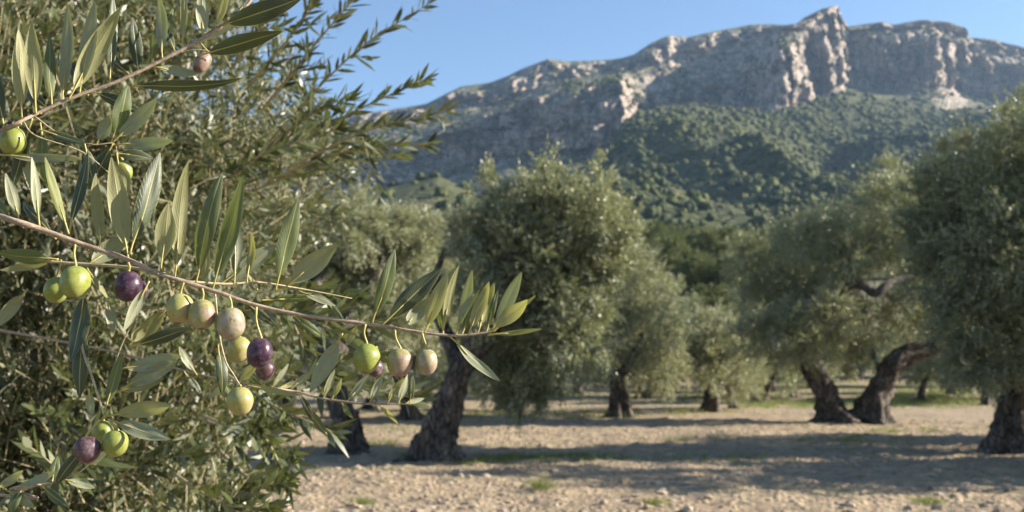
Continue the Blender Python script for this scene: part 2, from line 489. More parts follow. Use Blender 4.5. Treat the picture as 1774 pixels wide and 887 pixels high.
gx = axis_coords(-8.5, 13.5, 0.075, -2600, 2600, 56)
gy = axis_coords(8.0, 27.0, 0.075, -200, 2600, 90)
GX, GY = np.meshgrid(gx, gy)
GZ = ground_z(GX, GY)
nx, ny = len(gx), len(gy)
ii = np.arange(ny - 1)[:, None] * nx + np.arange(nx - 1)[None, :]
gq = np.stack([ii, ii + 1, ii + nx + 1, ii + nx], -1).reshape(-1, 4)
gnd = link('ground', mesh_arrays('ground', np.stack([GX, GY, GZ], -1).reshape(-1, 3), gq, M['ground']))
tag(gnd, 'dry sandy olive grove soil with stones and patches of weeds', 'ground', kind='structure')


# ------------------------------------------------------------------ mountains: profile curtains
def curtain(name, columns, rows, px_step, mat, amp, cliff_rows, label, cat, seed, px_lo=None, px_hi=None, spur=0.0):
    """columns: (px, [(py, distance) per node]); the node polyline of each column is swept sideways and then roughened"""
    pxs = np.array([c[0] for c in columns], float)
    T = np.array([c[1] for c in columns], float)                # cols, nodes, 2
    us = np.arange(px_lo or pxs[0], (px_hi or pxs[-1]), px_step)
    K = T.shape[1]
    py = np.stack([np.interp(us, pxs, T[:, k, 0]) for k in range(K)], 1)
    ds = np.stack([np.interp(us, pxs, T[:, k, 1]) for k in range(K)], 1)
    nodes = np.zeros((len(us), K, 3))
    for k in range(K):
        cx = (us - 887) / F_PX; cz = -(py[:, k] - 443.5) / F_PX
        dy = CP - cz * SP; dz = SP + cz * CP
        nodes[:, k] = np.stack([cx * ds[:, k] / dy, ds[:, k], CAM_H + dz * ds[:, k] / dy], 1)
    back = nodes[:, -1] + np.array([0, 420.0, 0]); back[:, 2] = nodes[:, -1][:, 2] * 0.45
    nodes = np.concatenate([nodes, back[:, None, :]], 1)
    strips, cl = [], []
    for k in range(K):
        n = rows[k]
        t = np.linspace(0, 1, n, endpoint=False)[None, :, None]
        strips.append(nodes[:, k:k + 1] * (1 - t) + nodes[:, k + 1:k + 2] * t)
        cl.append(np.full(n, cliff_rows[k]))
    V = np.concatenate(strips + [nodes[:, -1:]], 1)
    cliff = np.convolve(np.pad(np.concatenate(cl + [[0.3]]), 4, mode='edge'), np.ones(9) / 9, 'valid')
    C, R = V.shape[:2]
    flat = V.reshape(-1, 3); ck = np.tile(cliff, C)
    ribs = fbm(np.stack([flat[:, 0] / 52, flat[:, 1] / 90, flat[:, 2] / 240], 1) + seed, 4, 0.48, True) - 0.5
    big = fbm(flat / 150 + seed * 3, 3, 0.5, True) - 0.5
    mid = fbm(flat / 24 + seed * 5, 4, 0.55)
    ledge = fbm(np.stack([flat[:, 0] / 130, flat[:, 1] / 130, flat[:, 2] / 17], 1) + seed * 2, 3, 0.5)
    away = nrm(np.stack([flat[:, 0] * 0 - 0.2, flat[:, 1] * 0 - 1, flat[:, 2] * 0 - 0.25], 1))
    fine = fbm(np.stack([flat[:, 0] / 15, flat[:, 1] / 20, flat[:, 2] / 45], 1) + seed * 7, 3, 0.5, True) - 0.5
    d = amp * (ck * 0.34 * fine + ck * (1.6 * ribs + 0.35 * ledge) + 0.9 * big * (0.4 + 0.6 * ck) + 0.30 * mid)
    # the crest line keeps the photographed skyline
    edge = np.ones(R); e0 = sum(rows[:K]) - rows[K - 1]; edge_w = np.abs(np.arange(R) - e0) / 24.0
    edge = np.clip(0.16 + edge_w, 0, 1)
    out = flat + away * (d * np.tile(edge, C))[:, None] + np.array([0.6, 0, 0]) * (amp * 0.5 * fbm(flat / 18 + 50 + seed, 3) * ck * np.tile(edge, C))[:, None]
    out[:, 2] += amp * 0.10 * fbm(flat / 22 + 80 + seed, 3) * np.clip(ck + 0.25, 0, 1) * np.tile(edge, C)
    if spur:
        rid = fbm(np.stack([flat[:, 0] / 150 + flat[:, 1] / 700, flat[:, 1] / 520, 0 * flat[:, 0]], 1) + seed, 3, 0.5, True) - 0.6
        rowk = np.arange(R) / e0; env = np.clip(np.minimum(rowk * 2.2, (1 - rowk) * 2.6), 0, 1)
        out[:, 2] += spur * rid * np.tile(env, C)
    i = np.arange(C - 1)[:, None] * R + np.arange(R - 1)[None, :]
    q = np.stack([i, i + R, i + R + 1, i + 1], -1).reshape(-1, 4)
    o = link(name, mesh_arrays(name, out, q, mat))
    tag(o, label, cat, kind='structure')
    return out.reshape(C, R, 3), us


A_ = (400, 900)
L3 = [
    (150, [A_, (345, 1350), (300, 1420), (285, 1600), (262, 1650)]),
    (560, [A_, (335, 1350), (262, 1420), (235, 1600), (208, 1650)]),
    (740, [A_, (318, 1350), (240, 1420), (205, 1620), (180, 1680)]),
    (768, [A_, (312, 1340), (232, 1410), (196, 1630), (165, 1690)]),
    (800, [A_, (300, 1330), (215, 1400), (186, 1640), (150, 1700)]),
    (850, [A_, (285, 1330), (198, 1390), (184, 1650), (143, 1710)]),
    (880, [A_, (272, 1330), (190, 1380), (176, 1660), (132, 1720)]),
    (905, [A_, (270, 1330), (180, 1380), (165, 1660), (119, 1700)]),
    (950, [A_, (265, 1310), (165, 1360), (140, 1660), (102, 1680)]),
    (985, [A_, (262, 1300), (158, 1345), (136, 1660), (107, 1715)]),
    (1050, [A_, (258, 1280), (150, 1320), (128, 1660), (104, 1730)]),
    (1080, [A_, (250, 1265), (142, 1290), (125, 1660), (100, 1720)]),
    (1098, [A_, (210, 1400), (168, 1420), (118, 1660), (95, 1720)]),
    (1130, [A_, (205, 1480), (165, 1520), (108, 1660), (73, 1700)]),
    (1160, [A_, (200, 1490), (160, 1540), (98, 1660), (61, 1710)]),
    (1190, [A_, (198, 1500), (150, 1560), (94, 1690), (65, 1740)]),
    (1250, [A_, (196, 1500), (140, 1560), (82, 1690), (52, 1750)]),
    (1300, [A_, (200, 1470), (130, 1530), (74, 1670), (43, 1760)]),
    (1335, [A_, (205, 1420), (110, 1460), (64, 1600), (42, 1740)]),
    (1350, [A_, (200, 1385), (90, 1415), (60, 1500), (43, 1720)]),
    (1378, [A_, (184, 1450), (72, 1470), (52, 1510), (43, 1650)]),
    (1392, [A_, (174, 1480), (62, 1500), (44, 1530), (31, 1600)]),
    (1420, [A_, (164, 1540), (42, 1560), (28, 1575), (18, 1600)]),
    (1440, [A_, (156, 1575), (26, 1595), (18, 1603), (11, 1615)]),
    (1452, [A_, (150, 1600), (24, 1618), (17, 1625), (9, 1635)]),
    (1457, [A_, (148, 1630), (50, 1650), (42, 1660), (33, 1675)]),
    (1466, [A_, (146, 1680), (66, 1700), (58, 1712), (47, 1730)]),
    (1500, [A_, (152, 1670), (62, 1695), (54, 1712), (41, 1740)]),
    (1530, [A_, (155, 1660), (60, 1690), (52, 1712), (38, 1745)]),
    (1548, [A_, (155, 1685), (62, 1705), (54, 1722), (43, 1750)]),
    (1590, [A_, (155, 1655), (58, 1685), (48, 1705), (35, 1750)]),
    (1612, [A_, (155, 1640), (62, 1665), (48, 1690), (36, 1750)]),
    (1640, [A_, (152, 1720), (66, 1740), (52, 1760), (38, 1780)]),
    (1665, [A_, (160, 1790), (78, 1805), (64, 1815), (48, 1830)]),
    (1674, [A_, (165, 1800), (92, 1815), (78, 1830), (64, 1850)]),
    (1720, [A_, (175, 1780), (100, 1810), (84, 1840), (68, 1880)]),
    (1774, [A_, (190, 1770), (120, 1810), (100, 1850), (84, 1890)]),
    (2000, [A_, (260, 1760), (200, 1800), (180, 1850), (160, 1900)]),
    (2500, [A_, (330, 1750), (300, 1800), (290, 1850), (270, 1900)]),
]
mt, mt_us = curtain('mountain', L3, [46, 78, 46, 44, 8], 1.7, M['rock'], 24.0, [0.12, 1.0, 0.35, 0.9, 0.2],
                    'grey limestone mountain with vertical cliffs and a blunt peak above wooded slopes', 'mountain', 3.1)
L2 = [
    (450, [(480, 300), (470, 420), (455, 560), (440, 640)]),
    (800, [(480, 300), (460, 420), (440, 600), (425, 700)]),
    (930, [(480, 300), (450, 430), (420, 640), (395, 800)]),
    (1000, [(480, 300), (440, 450), (390, 700), (340, 900)]),
    (1055, [(480, 300), (435, 450), (345, 760), (268, 1000)]),
    (1085, [(480, 300), (435, 450), (310, 780), (212, 1060)]),
    (1110, [(480, 300), (430, 450), (290, 800), (194, 1090)]),
    (1150, [(480, 300), (430, 450), (285, 820), (184, 1120)]),
    (1200, [(480, 300), (430, 450), (285, 820), (181, 1140)]),
    (1260, [(480, 300), (430, 450), (290, 820), (187, 1150)]),
    (1340, [(480, 300), (430, 450), (300, 880), (198, 1180)]),
    (1400, [(480, 300), (430, 470), (310, 940), (178, 1260)]),
    (1470, [(480, 300), (430, 480), (305, 1030), (156, 1340)]),
    (1540, [(480, 300), (430, 480), (280, 1100), (172, 1340)]),
    (1640, [(480, 300), (430, 480), (260, 1150), (190, 1340)]),
    (1774, [(480, 300), (430, 480), (250, 1150), (185, 1340)]),
    (2300, [(480, 300), (430, 480), (330, 1150), (260, 1340)]),
]
h2, h2_us = curtain('wooded_hill', L2, [40, 70, 60, 8], 2.2, M['hill'], 9.0, [0.05, 0.1, 0.25, 0.2],
                    'sunlit hill covered with pines and scrub below the cliffs', 'hill', 7.7, spur=34.0)
L1 = [
    (1130, [(500, 300), (480, 330), (470, 360)]),
    (1200, [(490, 310), (460, 360), (440, 420)]),
    (1250, [(480, 330), (430, 410), (404, 480)]),
    (1330, [(480, 330), (415, 470), (352, 700)]),
    (1450, [(480, 330), (375, 540), (303, 890)]),
    (1515, [(480, 330), (345, 620), (262, 1010)]),
    (1532, [(480, 330), (335, 640), (240, 1040)]),
    (1550, [(480, 330), (335, 640), (248, 1060)]),
    (1600, [(480, 330), (322, 650), (226, 1110)]),
    (1690, [(480, 330), (305, 650), (203, 1140)]),
    (1774, [(480, 330), (295, 650), (184, 1170)]),
    (1900, [(480, 330), (280, 650), (90, 1170)]),  # from here on the unseen crest is raised to cast shadow leftwards
    (2100, [(480, 330), (260, 650), (10, 1170)]),
    (2500, [(480, 330), (260, 650), (0, 1170)]),
]
h1, h1_us = curtain('rocky_hill', L1, [50, 60, 8], 2.2, M['hill'], 7.0, [0.1, 0.35, 0.3],
                    'shaded scrubby hill with rock outcrops rising to the right', 'hill', 12.4, spur=5.0)
L0 = [
    (100, [(480, 260), (420, 380), (360, 520)]),
    (560, [(480, 260), (400, 380), (345, 540)]),
    (680, [(480, 260), (385, 400), (322, 560)]),
    (760, [(480, 260), (370, 420), (304, 560)]),
    (800, [(480, 260), (380, 410), (322, 550)]),
    (840, [(480, 260), (395, 400), (352, 520)]),
    (900, [(490, 260), (430, 360), (400, 460)]),
    (1000, [(500, 260), (470, 330), (455, 400)]),
]
h0, h0_us = curtain('terraced_hill', L0, [50, 50, 8], 2.2, M['terrace'], 7.0, [0.2, 0.55, 0.3],
                    'low hill with pale rock outcrops and bushes behind the left olive trees', 'hill', 21.0)


def ico(sub):
    import bmesh
    bm = bmesh.new(); bmesh.ops.create_icosphere(bm, subdivisions=sub, radius=1.0)
    v = np.array([x.co[:] for x in bm.verts]); f = np.array([[x.index for x in fc.verts] for fc in bm.faces]); bm.free()
    return v, f


def wood(name, picks, mat, label):
    """a far wood: lumpy bush-like crowns standing on sampled points (x,y,z,r)"""
    v0, f0 = ico(3)
    shapes = []
    for k in range(6):
        n = fbm(v0 * 1.6 + k * 9.1, 3, 0.6)
        n = n + 0.35 * fbm(v0 * 4.3 + k * 5.7, 2)
        v = v0 * (1 + 0.5 * n)[:, None]; v[:, 2] *= 0.85; v[:, 2] += 0.35
        shapes.append(v)
    vs_, fs_, at_, n = [], [], [], 0
    for j, (x, y, z, r) in enumerate(picks):
        a = RNG.uniform(0, 6.28); c, s = math.cos(a), math.sin(a)
        v = shapes[j % 6] @ np.array([[c, s, 0], [-s, c, 0], [0, 0, 1]]) * np.array([r, r, r * RNG.uniform(0.75, 1.35)])
        vs_.append(v + np.array([x, y, z])); fs_.append(f0 + n); n += len(v0)
        at_.append(np.full(len(v0), RNG.uniform(0, 1)))
    o = link(name, mesh_arrays(name, np.vstack(vs_), np.vstack(fs_), mat, attr=np.concatenate(at_)))
    tag(o, label, 'wood', kind='stuff')


def sample_surface(S, count, r_lo, r_hi, keep, rows=None):
    C, R = S.shape[:2]
    out = []
    a = np.linalg.norm(S[1:, :-1] - S[:-1, :-1], axis=-1) * np.linalg.norm(S[:-1, 1:] - S[:-1, :-1], axis=-1)
    px, py = to_px(S[:-1, :-1])
    n = np.cross(S[1:, :-1] - S[:-1, :-1], S[:-1, 1:] - S[:-1, :-1]); nz = np.abs(n[..., 2]) / np.maximum(np.linalg.norm(n, axis=-1), 1e-6)
    w = a * np.array(keep(px, py, nz), float)
    if rows is not None: w[:, rows:] = 0
    w = w.ravel() / w.sum()
    idx = RNG.choice(len(w), size=count, p=w)
    ci, ri = np.unravel_index(idx, a.shape)
    f1, f2 = RNG.random(count)[:, None], RNG.random(count)[:, None]
    P = S[ci, ri] + (S[ci + 1, ri] - S[ci, ri]) * f1 + (S[ci, ri + 1] - S[ci, ri]) * f2
    r = r_lo + (r_hi - r_lo) * RNG.random(count) ** 2.2
    return np.column_stack([P, r])


clump = lambda px, py, s, lo: np.clip(0.5 + 1.6 * gnoise(np.stack([px.ravel() / s, py.ravel() / (s * 0.6), 0 * px.ravel()], 1)).reshape(px.shape), lo, 1)
inv = lambda px: (px > 400) & (px < 1950)
picks = np.vstack([
    sample_surface(h2, 16000, 0.9, 3.9, lambda x, y, z: inv(x) * (x > 850) * (y < 450) * clump(x, y, 50, 0.35)),
    sample_surface(h1, 5000, 0.9, 3.6, lambda x, y, z: inv(x) * (y < 450) * clump(x, y, 40, 0.12)),
    sample_surface(h0, 420, 1.2, 3.0, lambda x, y, z: inv(x) * clump(x, y, 40, 0.05)),
    sample_surface(mt, 2600, 1.6, 4.6, lambda x, y, z: inv(x) * clump(x, y, 60, 0.02) ** 2 * (z > 0.5) * (y < 330), 160),
])
wood('woodland', picks, M['forest'], 'far pine and scrub woodland covering the hillsides below the cliffs')


# ------------------------------------------------------------------ foliage
def leaves(pos, d, n, L, W, rnd, sections):
    """many leaves at once; sections: (t, width, drop) rows -> quads between rows"""
    s = nrm(np.cross(d, n)); N = len(pos); k = len(sections)
    V = np.zeros((N, k, 2, 3))
    for i, (t, w, dr) in enumerate(sections):
        c = pos + d * (L * t)[:, None] - n * (L * dr)[:, None]
        V[:, i, 0] = c - s * (W * w * 0.5)[:, None]; V[:, i, 1] = c + s * (W * w * 0.5)[:, None]
    base = (np.arange(N) * 2 * k)[:, None]
    q = np.concatenate([base + np.array([[2 * i, 2 * i + 1, 2 * i + 3, 2 * i + 2]]) for i in range(k - 1)], 1).reshape(-1, 4)
    return V.reshape(-1, 3), q, np.repeat(rnd, 2 * k)


NEAR_SEC = ((0, 0.08, 0), (0.3, 0.85, 0.0), (0.65, 0.8, 0.03), (1.0, 0.06, 0.10))
FAR_SEC = ((0, 0.12, 0), (0.45, 1.0, 0.0), (1.0, 0.1, 0.05))


def shoots(O, D, Ls, per, leaf_len, leaf_w, sections, droop=0.15, spread=0.85, keep=None):
    """leafy shoots: opposite leaves along curved stems -> leaf arrays and the stems' polylines"""
    N = len(O); D = nrm(D)
    ref = nrm(RNG.normal(size=(N, 3))); A = nrm(np.cross(D, ref)); B = np.cross(D, A)
    pos, dr, nm, ln, rd = [], [], [], [], []
    sh_rnd = RNG.random(N)
    for j in range(per):
        t = (j + 0.6) / per
        p = O + D * (Ls * t)[:, None] - np.array([0, 0, 1]) * (droop * Ls * t * t)[:, None]
        ax = A if j % 2 else B
        for sgn in (-1, 1):
            lat = nrm(sgn * ax + RNG.normal(size=(N, 3)) * 0.32)
            a = spread * (1.05 - 0.55 * t) + RNG.normal(size=N) * 0.12
            ld = nrm(D * np.cos(a)[:, None] + lat * np.sin(a)[:, None] + RNG.normal(size=(N, 3)) * 0.10)
            nn = nrm(D - ld * np.sum(D * ld, 1)[:, None] + RNG.normal(size=(N, 3)) * 0.35)
            nn = nrm(nn - ld * np.sum(nn * ld, 1)[:, None])
            pos.append(p); dr.append(ld); nm.append(nn)
            ln.append(leaf_len * RNG.uniform(0.62, 1.2, N) * (1.0 - 0.45 * max(0, t - 0.6) / 0.4))
            rd.append(np.clip(0.6 * sh_rnd + 0.5 * RNG.random(N) - 0.05, 0, 1))
    pos, dr, nm, ln, rd = map(np.concatenate, (pos, dr, nm, ln, rd))
    W = leaf_w * RNG.uniform(0.75, 1.2, len(pos))
    if keep is not None:
        k = keep(pos + dr * ln[:, None]); pos, dr, nm, ln, rd, W = pos[k], dr[k], nm[k], ln[k], rd[k], W[k]
    return leaves(pos, dr, nm, ln, W, rd, sections)


def stems(O, D, Ls, droop, r):
    """thin three-sided stems for shoots"""
    N = len(O); D = nrm(D); A = nrm(np.cross(D, nrm(RNG.normal(size=(N, 3))))); B = np.cross(D, A)
    rows = []
    for t, k in ((0, 1.0), (0.5, 0.75), (1.0, 0.3)):
        c = O + D * (Ls * t)[:, None] - np.array([0, 0, 1]) * (droop * Ls * t * t)[:, None]
        for a in (0, 2.094, 4.189):
            rows.append(c + (A * math.cos(a) + B * math.sin(a)) * r * k)
    V = np.stack(rows, 1)
    base = (np.arange(N) * 9)[:, None, None]
    f = np.array([[[3 * i + j, 3 * i + (j + 1) % 3, 3 * i + 3 + (j + 1) % 3, 3 * i + 3 + j] for i in range(2) for j in range(3)]])
    return V.reshape(-1, 3), (base + f).reshape(-1, 4)


def crown_points(clumps, count, per_sprig=9, tight=0.095):
    """origins and directions of shoots: sprigs of several shoots fanning out of one point, spread through lumpy ellipsoids"""
    C = np.array([c[:3] for c in clumps]); R = np.array([c[3] for c in clumps])
    w = R ** 2.2; w /= w.sum()
    m = max(1, count // per_sprig)
    k = RNG.choice(len(R), size=m, p=w)
    u = nrm(RNG.normal(size=(m, 3))); rr = RNG.random(m) ** 0.36
    lump = 1 + 0.5 * gnoise(u * 1.7 + k[:, None] * 3.7) + 0.32 * gnoise(u * 4.1 + k[:, None])
    P = C[k] + u * (R[k] * rr * lump)[:, None]
    D = nrm(u * 0.85 + np.array([0, 0, 0.7]) + RNG.normal(size=(m, 3)) * 0.35)
    low = u[:, 2] < -0.25
    D[low] = nrm(u[low] * 0.7 + np.array([0, 0, -0.35]) + RNG.normal(size=(low.sum(), 3)) * 0.4)
    P = np.repeat(P, per_sprig, 0); D = np.repeat(D, per_sprig, 0); sc = np.repeat(np.clip(R[k] / 0.8, .3, 1.3), per_sprig)[:, None]
    P = P + RNG.normal(size=P.shape) * tight * sc
    D = nrm(D + RNG.normal(size=D.shape) * 0.38)
    return P, D


def olive_crown(name, clumps, count, parent, mat, leaf_len=0.075, leaf_w=0.021, per=6, off=None, shoot_len=0.28):
    P, D = crown_points(clumps, int(count * 1.4))
    Ls = shoot_len * RNG.uniform(0.6, 1.4, len(P)) * (1 + 0.7 * np.clip(D[:, 2] - 0.5, 0, 1) * (P[:, 2] > np.quantile(P[:, 2], 0.7)))
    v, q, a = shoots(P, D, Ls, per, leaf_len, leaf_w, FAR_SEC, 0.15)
    if off is not None: v = v - np.asarray(off)
    return link(name, mesh_arrays(name, v, q, mat, attr=a), parent)


def px_path(rows, Y, jit=0.0):
    """(px, py, radius px[, dY]) rows -> (x,y,z,r)"""
    out = []
    for r in rows:
        y = Y + (r[3] if len(r) > 3 else 0)
        out.append([*at(r[0], r[1], y), r[2] * y / F_PX])
    return out


def photo_tree(label, Y, trunks, limbs, clumps, count, mat, group=None, leaf_len=0.082, leaf_w=0.025, per=6, depth=0.75, back=0.0):
    b0 = trunks[0][0]; base = at(b0[0], b0[1], Y); base[2] = float(ground_z(np.array([base[0]]), np.array([base[1]]))[0])
    root = empty('olive_tree', base, label, 'tree', group)
    for ti, rows in enumerate(trunks):
        P = px_path(rows, Y); P[0][2] = min(P[0][2], base[2]) - 0.06
        v, q = tube(P, 46, 30, lobes=0.42, flare=1.2, rough=0.24, seed=1.7 * ti + Y, flare_h=0.30)
        bag = Bag(); bag.add(v, q)
        if ti == 0:
            for lr in limbs:
                v, q = tube(px_path(lr, Y), 22, 12, lobes=0.2, rough=0.12, seed=lr[0][0]); bag.add(v, q)
        bag.build('trunk', M['bark'], root, base)
    cl = []
    for c in clumps:
        dy = (c[3] if len(c) > 3 else RNG.uniform(-1, 1) * depth) + back
        p = at(c[0], c[1], Y + dy); r = c[2] * Y / F_PX
        cl.append([*p, r])
    olive_crown('crown', cl, count, root, mat, leaf_len, leaf_w, per, base)
    return root


GROUP_T = 'old olive trees of the grove'
photo_tree('broad olive tree with stoutest dark trunk leaning right under the tallest middle crown', 16.7,
           [[(760, 793, 27), (763, 765, 25), (769, 735, 23), (780, 690, 22), (798, 645, 21), (826, 595, 19)]],
           [[(824, 600, 18), (868, 520, 13, -.3), (895, 430, 10, -.2), (925, 330, 4)],
            [(818, 612, 17), (880, 572, 14, .2), (935, 556, 12, .3), (985, 500, 9, .3), (1020, 420, 4, .3)],
            [(798, 648, 15), (770, 570, 12, .4), (752, 500, 9, .6), (770, 430, 4, .6)]],
           [(872, 372, 50), (945, 362, 46), (1022, 372, 46), (850, 335, 22), (848, 314, 14, 0), (940, 318, 26), (938, 296, 18, 0), (942, 280, 11, 0), (1042, 330, 24), (1044, 304, 16, 0),
            (1046, 284, 11, 0), (905, 332, 18), (985, 332, 20), (1072, 372, 26), (905, 440, 78), (1005, 430, 72), (835, 440, 50), (965, 505, 82), (1055, 450, 46), (880, 530, 70),
            (930, 590, 62), (1005, 575, 54), (890, 655, 44, .9), (942, 650, 40, .9), (815, 510, 42), (850, 590, 40, 1.2), (1085, 405, 18), (800, 400, 22), (905, 690, 22, .9)], 9500, M['leaf_far'], GROUP_T)
photo_tree('olive tree leaning left, its bare dark trunk just left of the stoutest trunk', 17.8,
           [[(607, 787, 21), (606, 760, 20), (602, 735, 19), (590, 700, 18), (580, 665, 17), (566, 600, 14)]],
           [[(574, 640, 17), (600, 570, 13, .9), (640, 500, 9, 1.7), (680, 420, 4, 2.3)], [(565, 600, 15), (545, 530, 11, .9), (560, 450, 5, 1.9)]],
           [(600, 480, 84), (680, 440, 62), (725, 420, 44), (650, 560, 64), (560, 430, 76), (700, 520, 62), (745, 560, 44, .8), (610, 395, 52), (690, 392, 26),
            (545, 590, 50), (520, 500, 60), (600, 620, 40, .8), (760, 480, 40, .8), (655, 385, 26), (740, 385, 20), (780, 400, 24, 1.0), (480, 420, 70)], 9000, M['leaf_pale'], GROUP_T, back=2.3)
photo_tree('rounded olive tree with slim forked trunk in the middle of the grove', 31.5,
           [[(1074, 724, 15), (1074, 700, 13), (1070, 675, 12), (1064, 655, 11), (1052, 630, 9)]],
           [[(1066, 660, 8), (1092, 625, 7), (1115, 570, 4)], [(1054, 634, 8), (1035, 590, 5), (1040, 530, 3)]],
           [(1070, 480, 42), (1112, 505, 54), (1030, 545, 56), (1132, 570, 56), (1080, 590, 66), (1012, 605, 42), (1140, 635, 42), (1025, 640, 36),
            (1102, 452, 26), (1155, 600, 32), (1090, 650, 28, 1.2), (1170, 660, 18), (1060, 440, 16)], 6500, M['leaf_pale'], GROUP_T, 0.085, 0.026)
photo_tree('olive tree with two dark trunks spreading in a V, right of the slim forked tree', 28.7,
           [[(1446, 730, 22), (1438, 705, 20), (1424, 672, 18), (1410, 640, 16), (1392, 600, 13), (1360, 575, 9)],
            [(1507, 727, 23), (1517, 695, 20), (1534, 658, 18), (1556, 625, 16), (1592, 607, 15), (1640, 596, 11), (1680, 560, 6)]],
           [[(1405, 625, 12), (1420, 570, 8), (1465, 500, 7), (1497, 497, 7, -1.4), (1516, 508, 8, -1.7), (1546, 489, 7, -1.6), (1590, 474, 4, -1.0)],
            [(1516, 508, 6, -1.7), (1492, 490, 5, -1.5), (1472, 470, 3, -1.0)]],
           [(1335, 525, 62), (1400, 475, 74), (1475, 425, 76, .4), (1540, 365, 64), (1532, 296, 22), (1445, 565, 58, .8), (1355, 590, 44), (1500, 560, 48, .9), (1585, 535, 62, .8),
            (1600, 440, 84, .5), (1300, 575, 42), (1300, 465, 46), (1635, 560, 42, .8), (1590, 355, 48), (1535, 325, 28), (1425, 410, 44), (1380, 420, 36), (1395, 590, 40, -1.3), (1440, 545, 46, -1.4), (1355, 560, 40, -1.2), (1440, 600, 28, -1.0), (1660, 590, 34, -.8), (1640, 520, 50, -1.2), (1560, 430, 40, -1.2), (1470, 440, 40, -1.2), (1475, 625, 24, 1.2), (1395, 560, 46), (1290, 430, 24)],
           13500, M['leaf_far'], GROUP_T, 0.085, 0.025, depth=1.1)
photo_tree('dark massive olive tree cut by the right edge, its trunk leaning out of frame', 18.5,
           [[(1770, 782, 38), (1762, 752, 33), (1762, 715, 30), (1768, 670, 28), (1782, 620, 26), (1800, 570, 24)]],
           [[(1790, 600, 24), (1750, 520, 16, -.3), (1700, 450, 11, -.2), (1660, 400, 5)], [(1800, 575, 22), (1840, 480, 15), (1850, 380, 8)]],
           [(1705, 335, 84), (1762, 260, 62), (1766, 205, 22, 0), (1690, 450, 92), (1765, 430, 96), (1645, 385, 54), (1705, 560, 80), (1628, 480, 54), (1765, 580, 70),
            (1690, 630, 40), (1655, 310, 34), (1860, 350, 125), (1900, 500, 120), (1850, 600, 90), (1600, 425, 34), (1750, 340, 80), (1690, 275, 30), (1740, 655, 36, 1.0), (1830, 230, 70), (1610, 345, 46, .6), (1655, 262, 20), (1600, 390, 40, .5), (1630, 300, 34, .4)],
           17000, M['leaf_far'], GROUP_T, depth=1.2)


# other olive trees of the grove: three kinds, then copies
def grove_tree(seed, spread, H, trunks):
    rg = np.random.default_rng(seed)
    root = empty('olive_tree', (0, 0, 0))
    bag = Bag()
    for k in range(trunks):
        a = rg.uniform(0, 6.28); lean = rg.uniform(0.15, 0.5) * (1 if trunks == 1 else 1.6)
        dx, dy = math.cos(a) * lean, math.sin(a) * lean
        bx, by = dx * 0.4 * (trunks > 1), dy * 0.4 * (trunks > 1)
        pts = [(bx, by, -0.08, .27), (bx + dx * .3, by + dy * .3, .4, .22), (bx + dx * .7, by + dy * .7, .9, .19), (bx + dx * 1.3, by + dy * 1.3, 1.5, .16)]
        v, q = tube(pts, 26, 18, 0.3, 1.1, 0.15, seed + k, flare_h=0.25); bag.add(v, q)
        for j in range(3):
            b = a + rg.uniform(-2.2, 2.2); r = rg.uniform(0.7, 1.3)
            v, q = tube([(bx + dx, by + dy, 1.15, .13), (bx + dx + math.cos(b) * r * .5, by + dy + math.sin(b) * r * .5, 1.8, .10),
                         (bx + dx + math.cos(b) * r, by + dy + math.sin(b) * r, H * .62, .05)], 14, 9, 0.2, 0, 0.1, j + seed); bag.add(v, q)
    bag.build('trunk', M['bark'], root)
    cl = []
    for j in range(13):
        b = rg.uniform(0, 6.28); r = spread * math.sqrt(rg.random()) * 0.72; z = H * rg.uniform(0.42, 0.8) - 0.2 * r
        cl.append([math.cos(b) * r, math.sin(b) * r, z, rg.uniform(0.5, 0.95) * spread * 0.48])
    for j in range(5):
        b = rg.uniform(0, 6.28); r = spread * rg.uniform(0.7, 0.95)
        cl.append([math.cos(b) * r, math.sin(b) * r, H * rg.uniform(0.22, 0.4), 0.26 * spread])
    for j in range(3):
        b = rg.uniform(0, 6.28); r = spread * rg.uniform(0, 0.4)
        cl.append([math.cos(b) * r, math.sin(b) * r, H * 0.92, 0.2 * spread])
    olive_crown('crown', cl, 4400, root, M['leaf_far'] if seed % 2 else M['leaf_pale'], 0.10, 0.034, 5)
    return root


def copy_tree(src, loc, rz, s, label, group):
    r = src.copy(); COL.objects.link(r)
    for ch in src.children:
        c = ch.copy(); COL.objects.link(c); c.parent = r
    place(r, loc, rz, s, label, group); return r


def place(r, loc, rz, s, label, group, cat='tree'):
    r.location = loc; r.rotation_euler = (0, 0, rz); r.scale = (s, s, s * random.uniform(0.92, 1.08)); tag(r, label, cat, group)


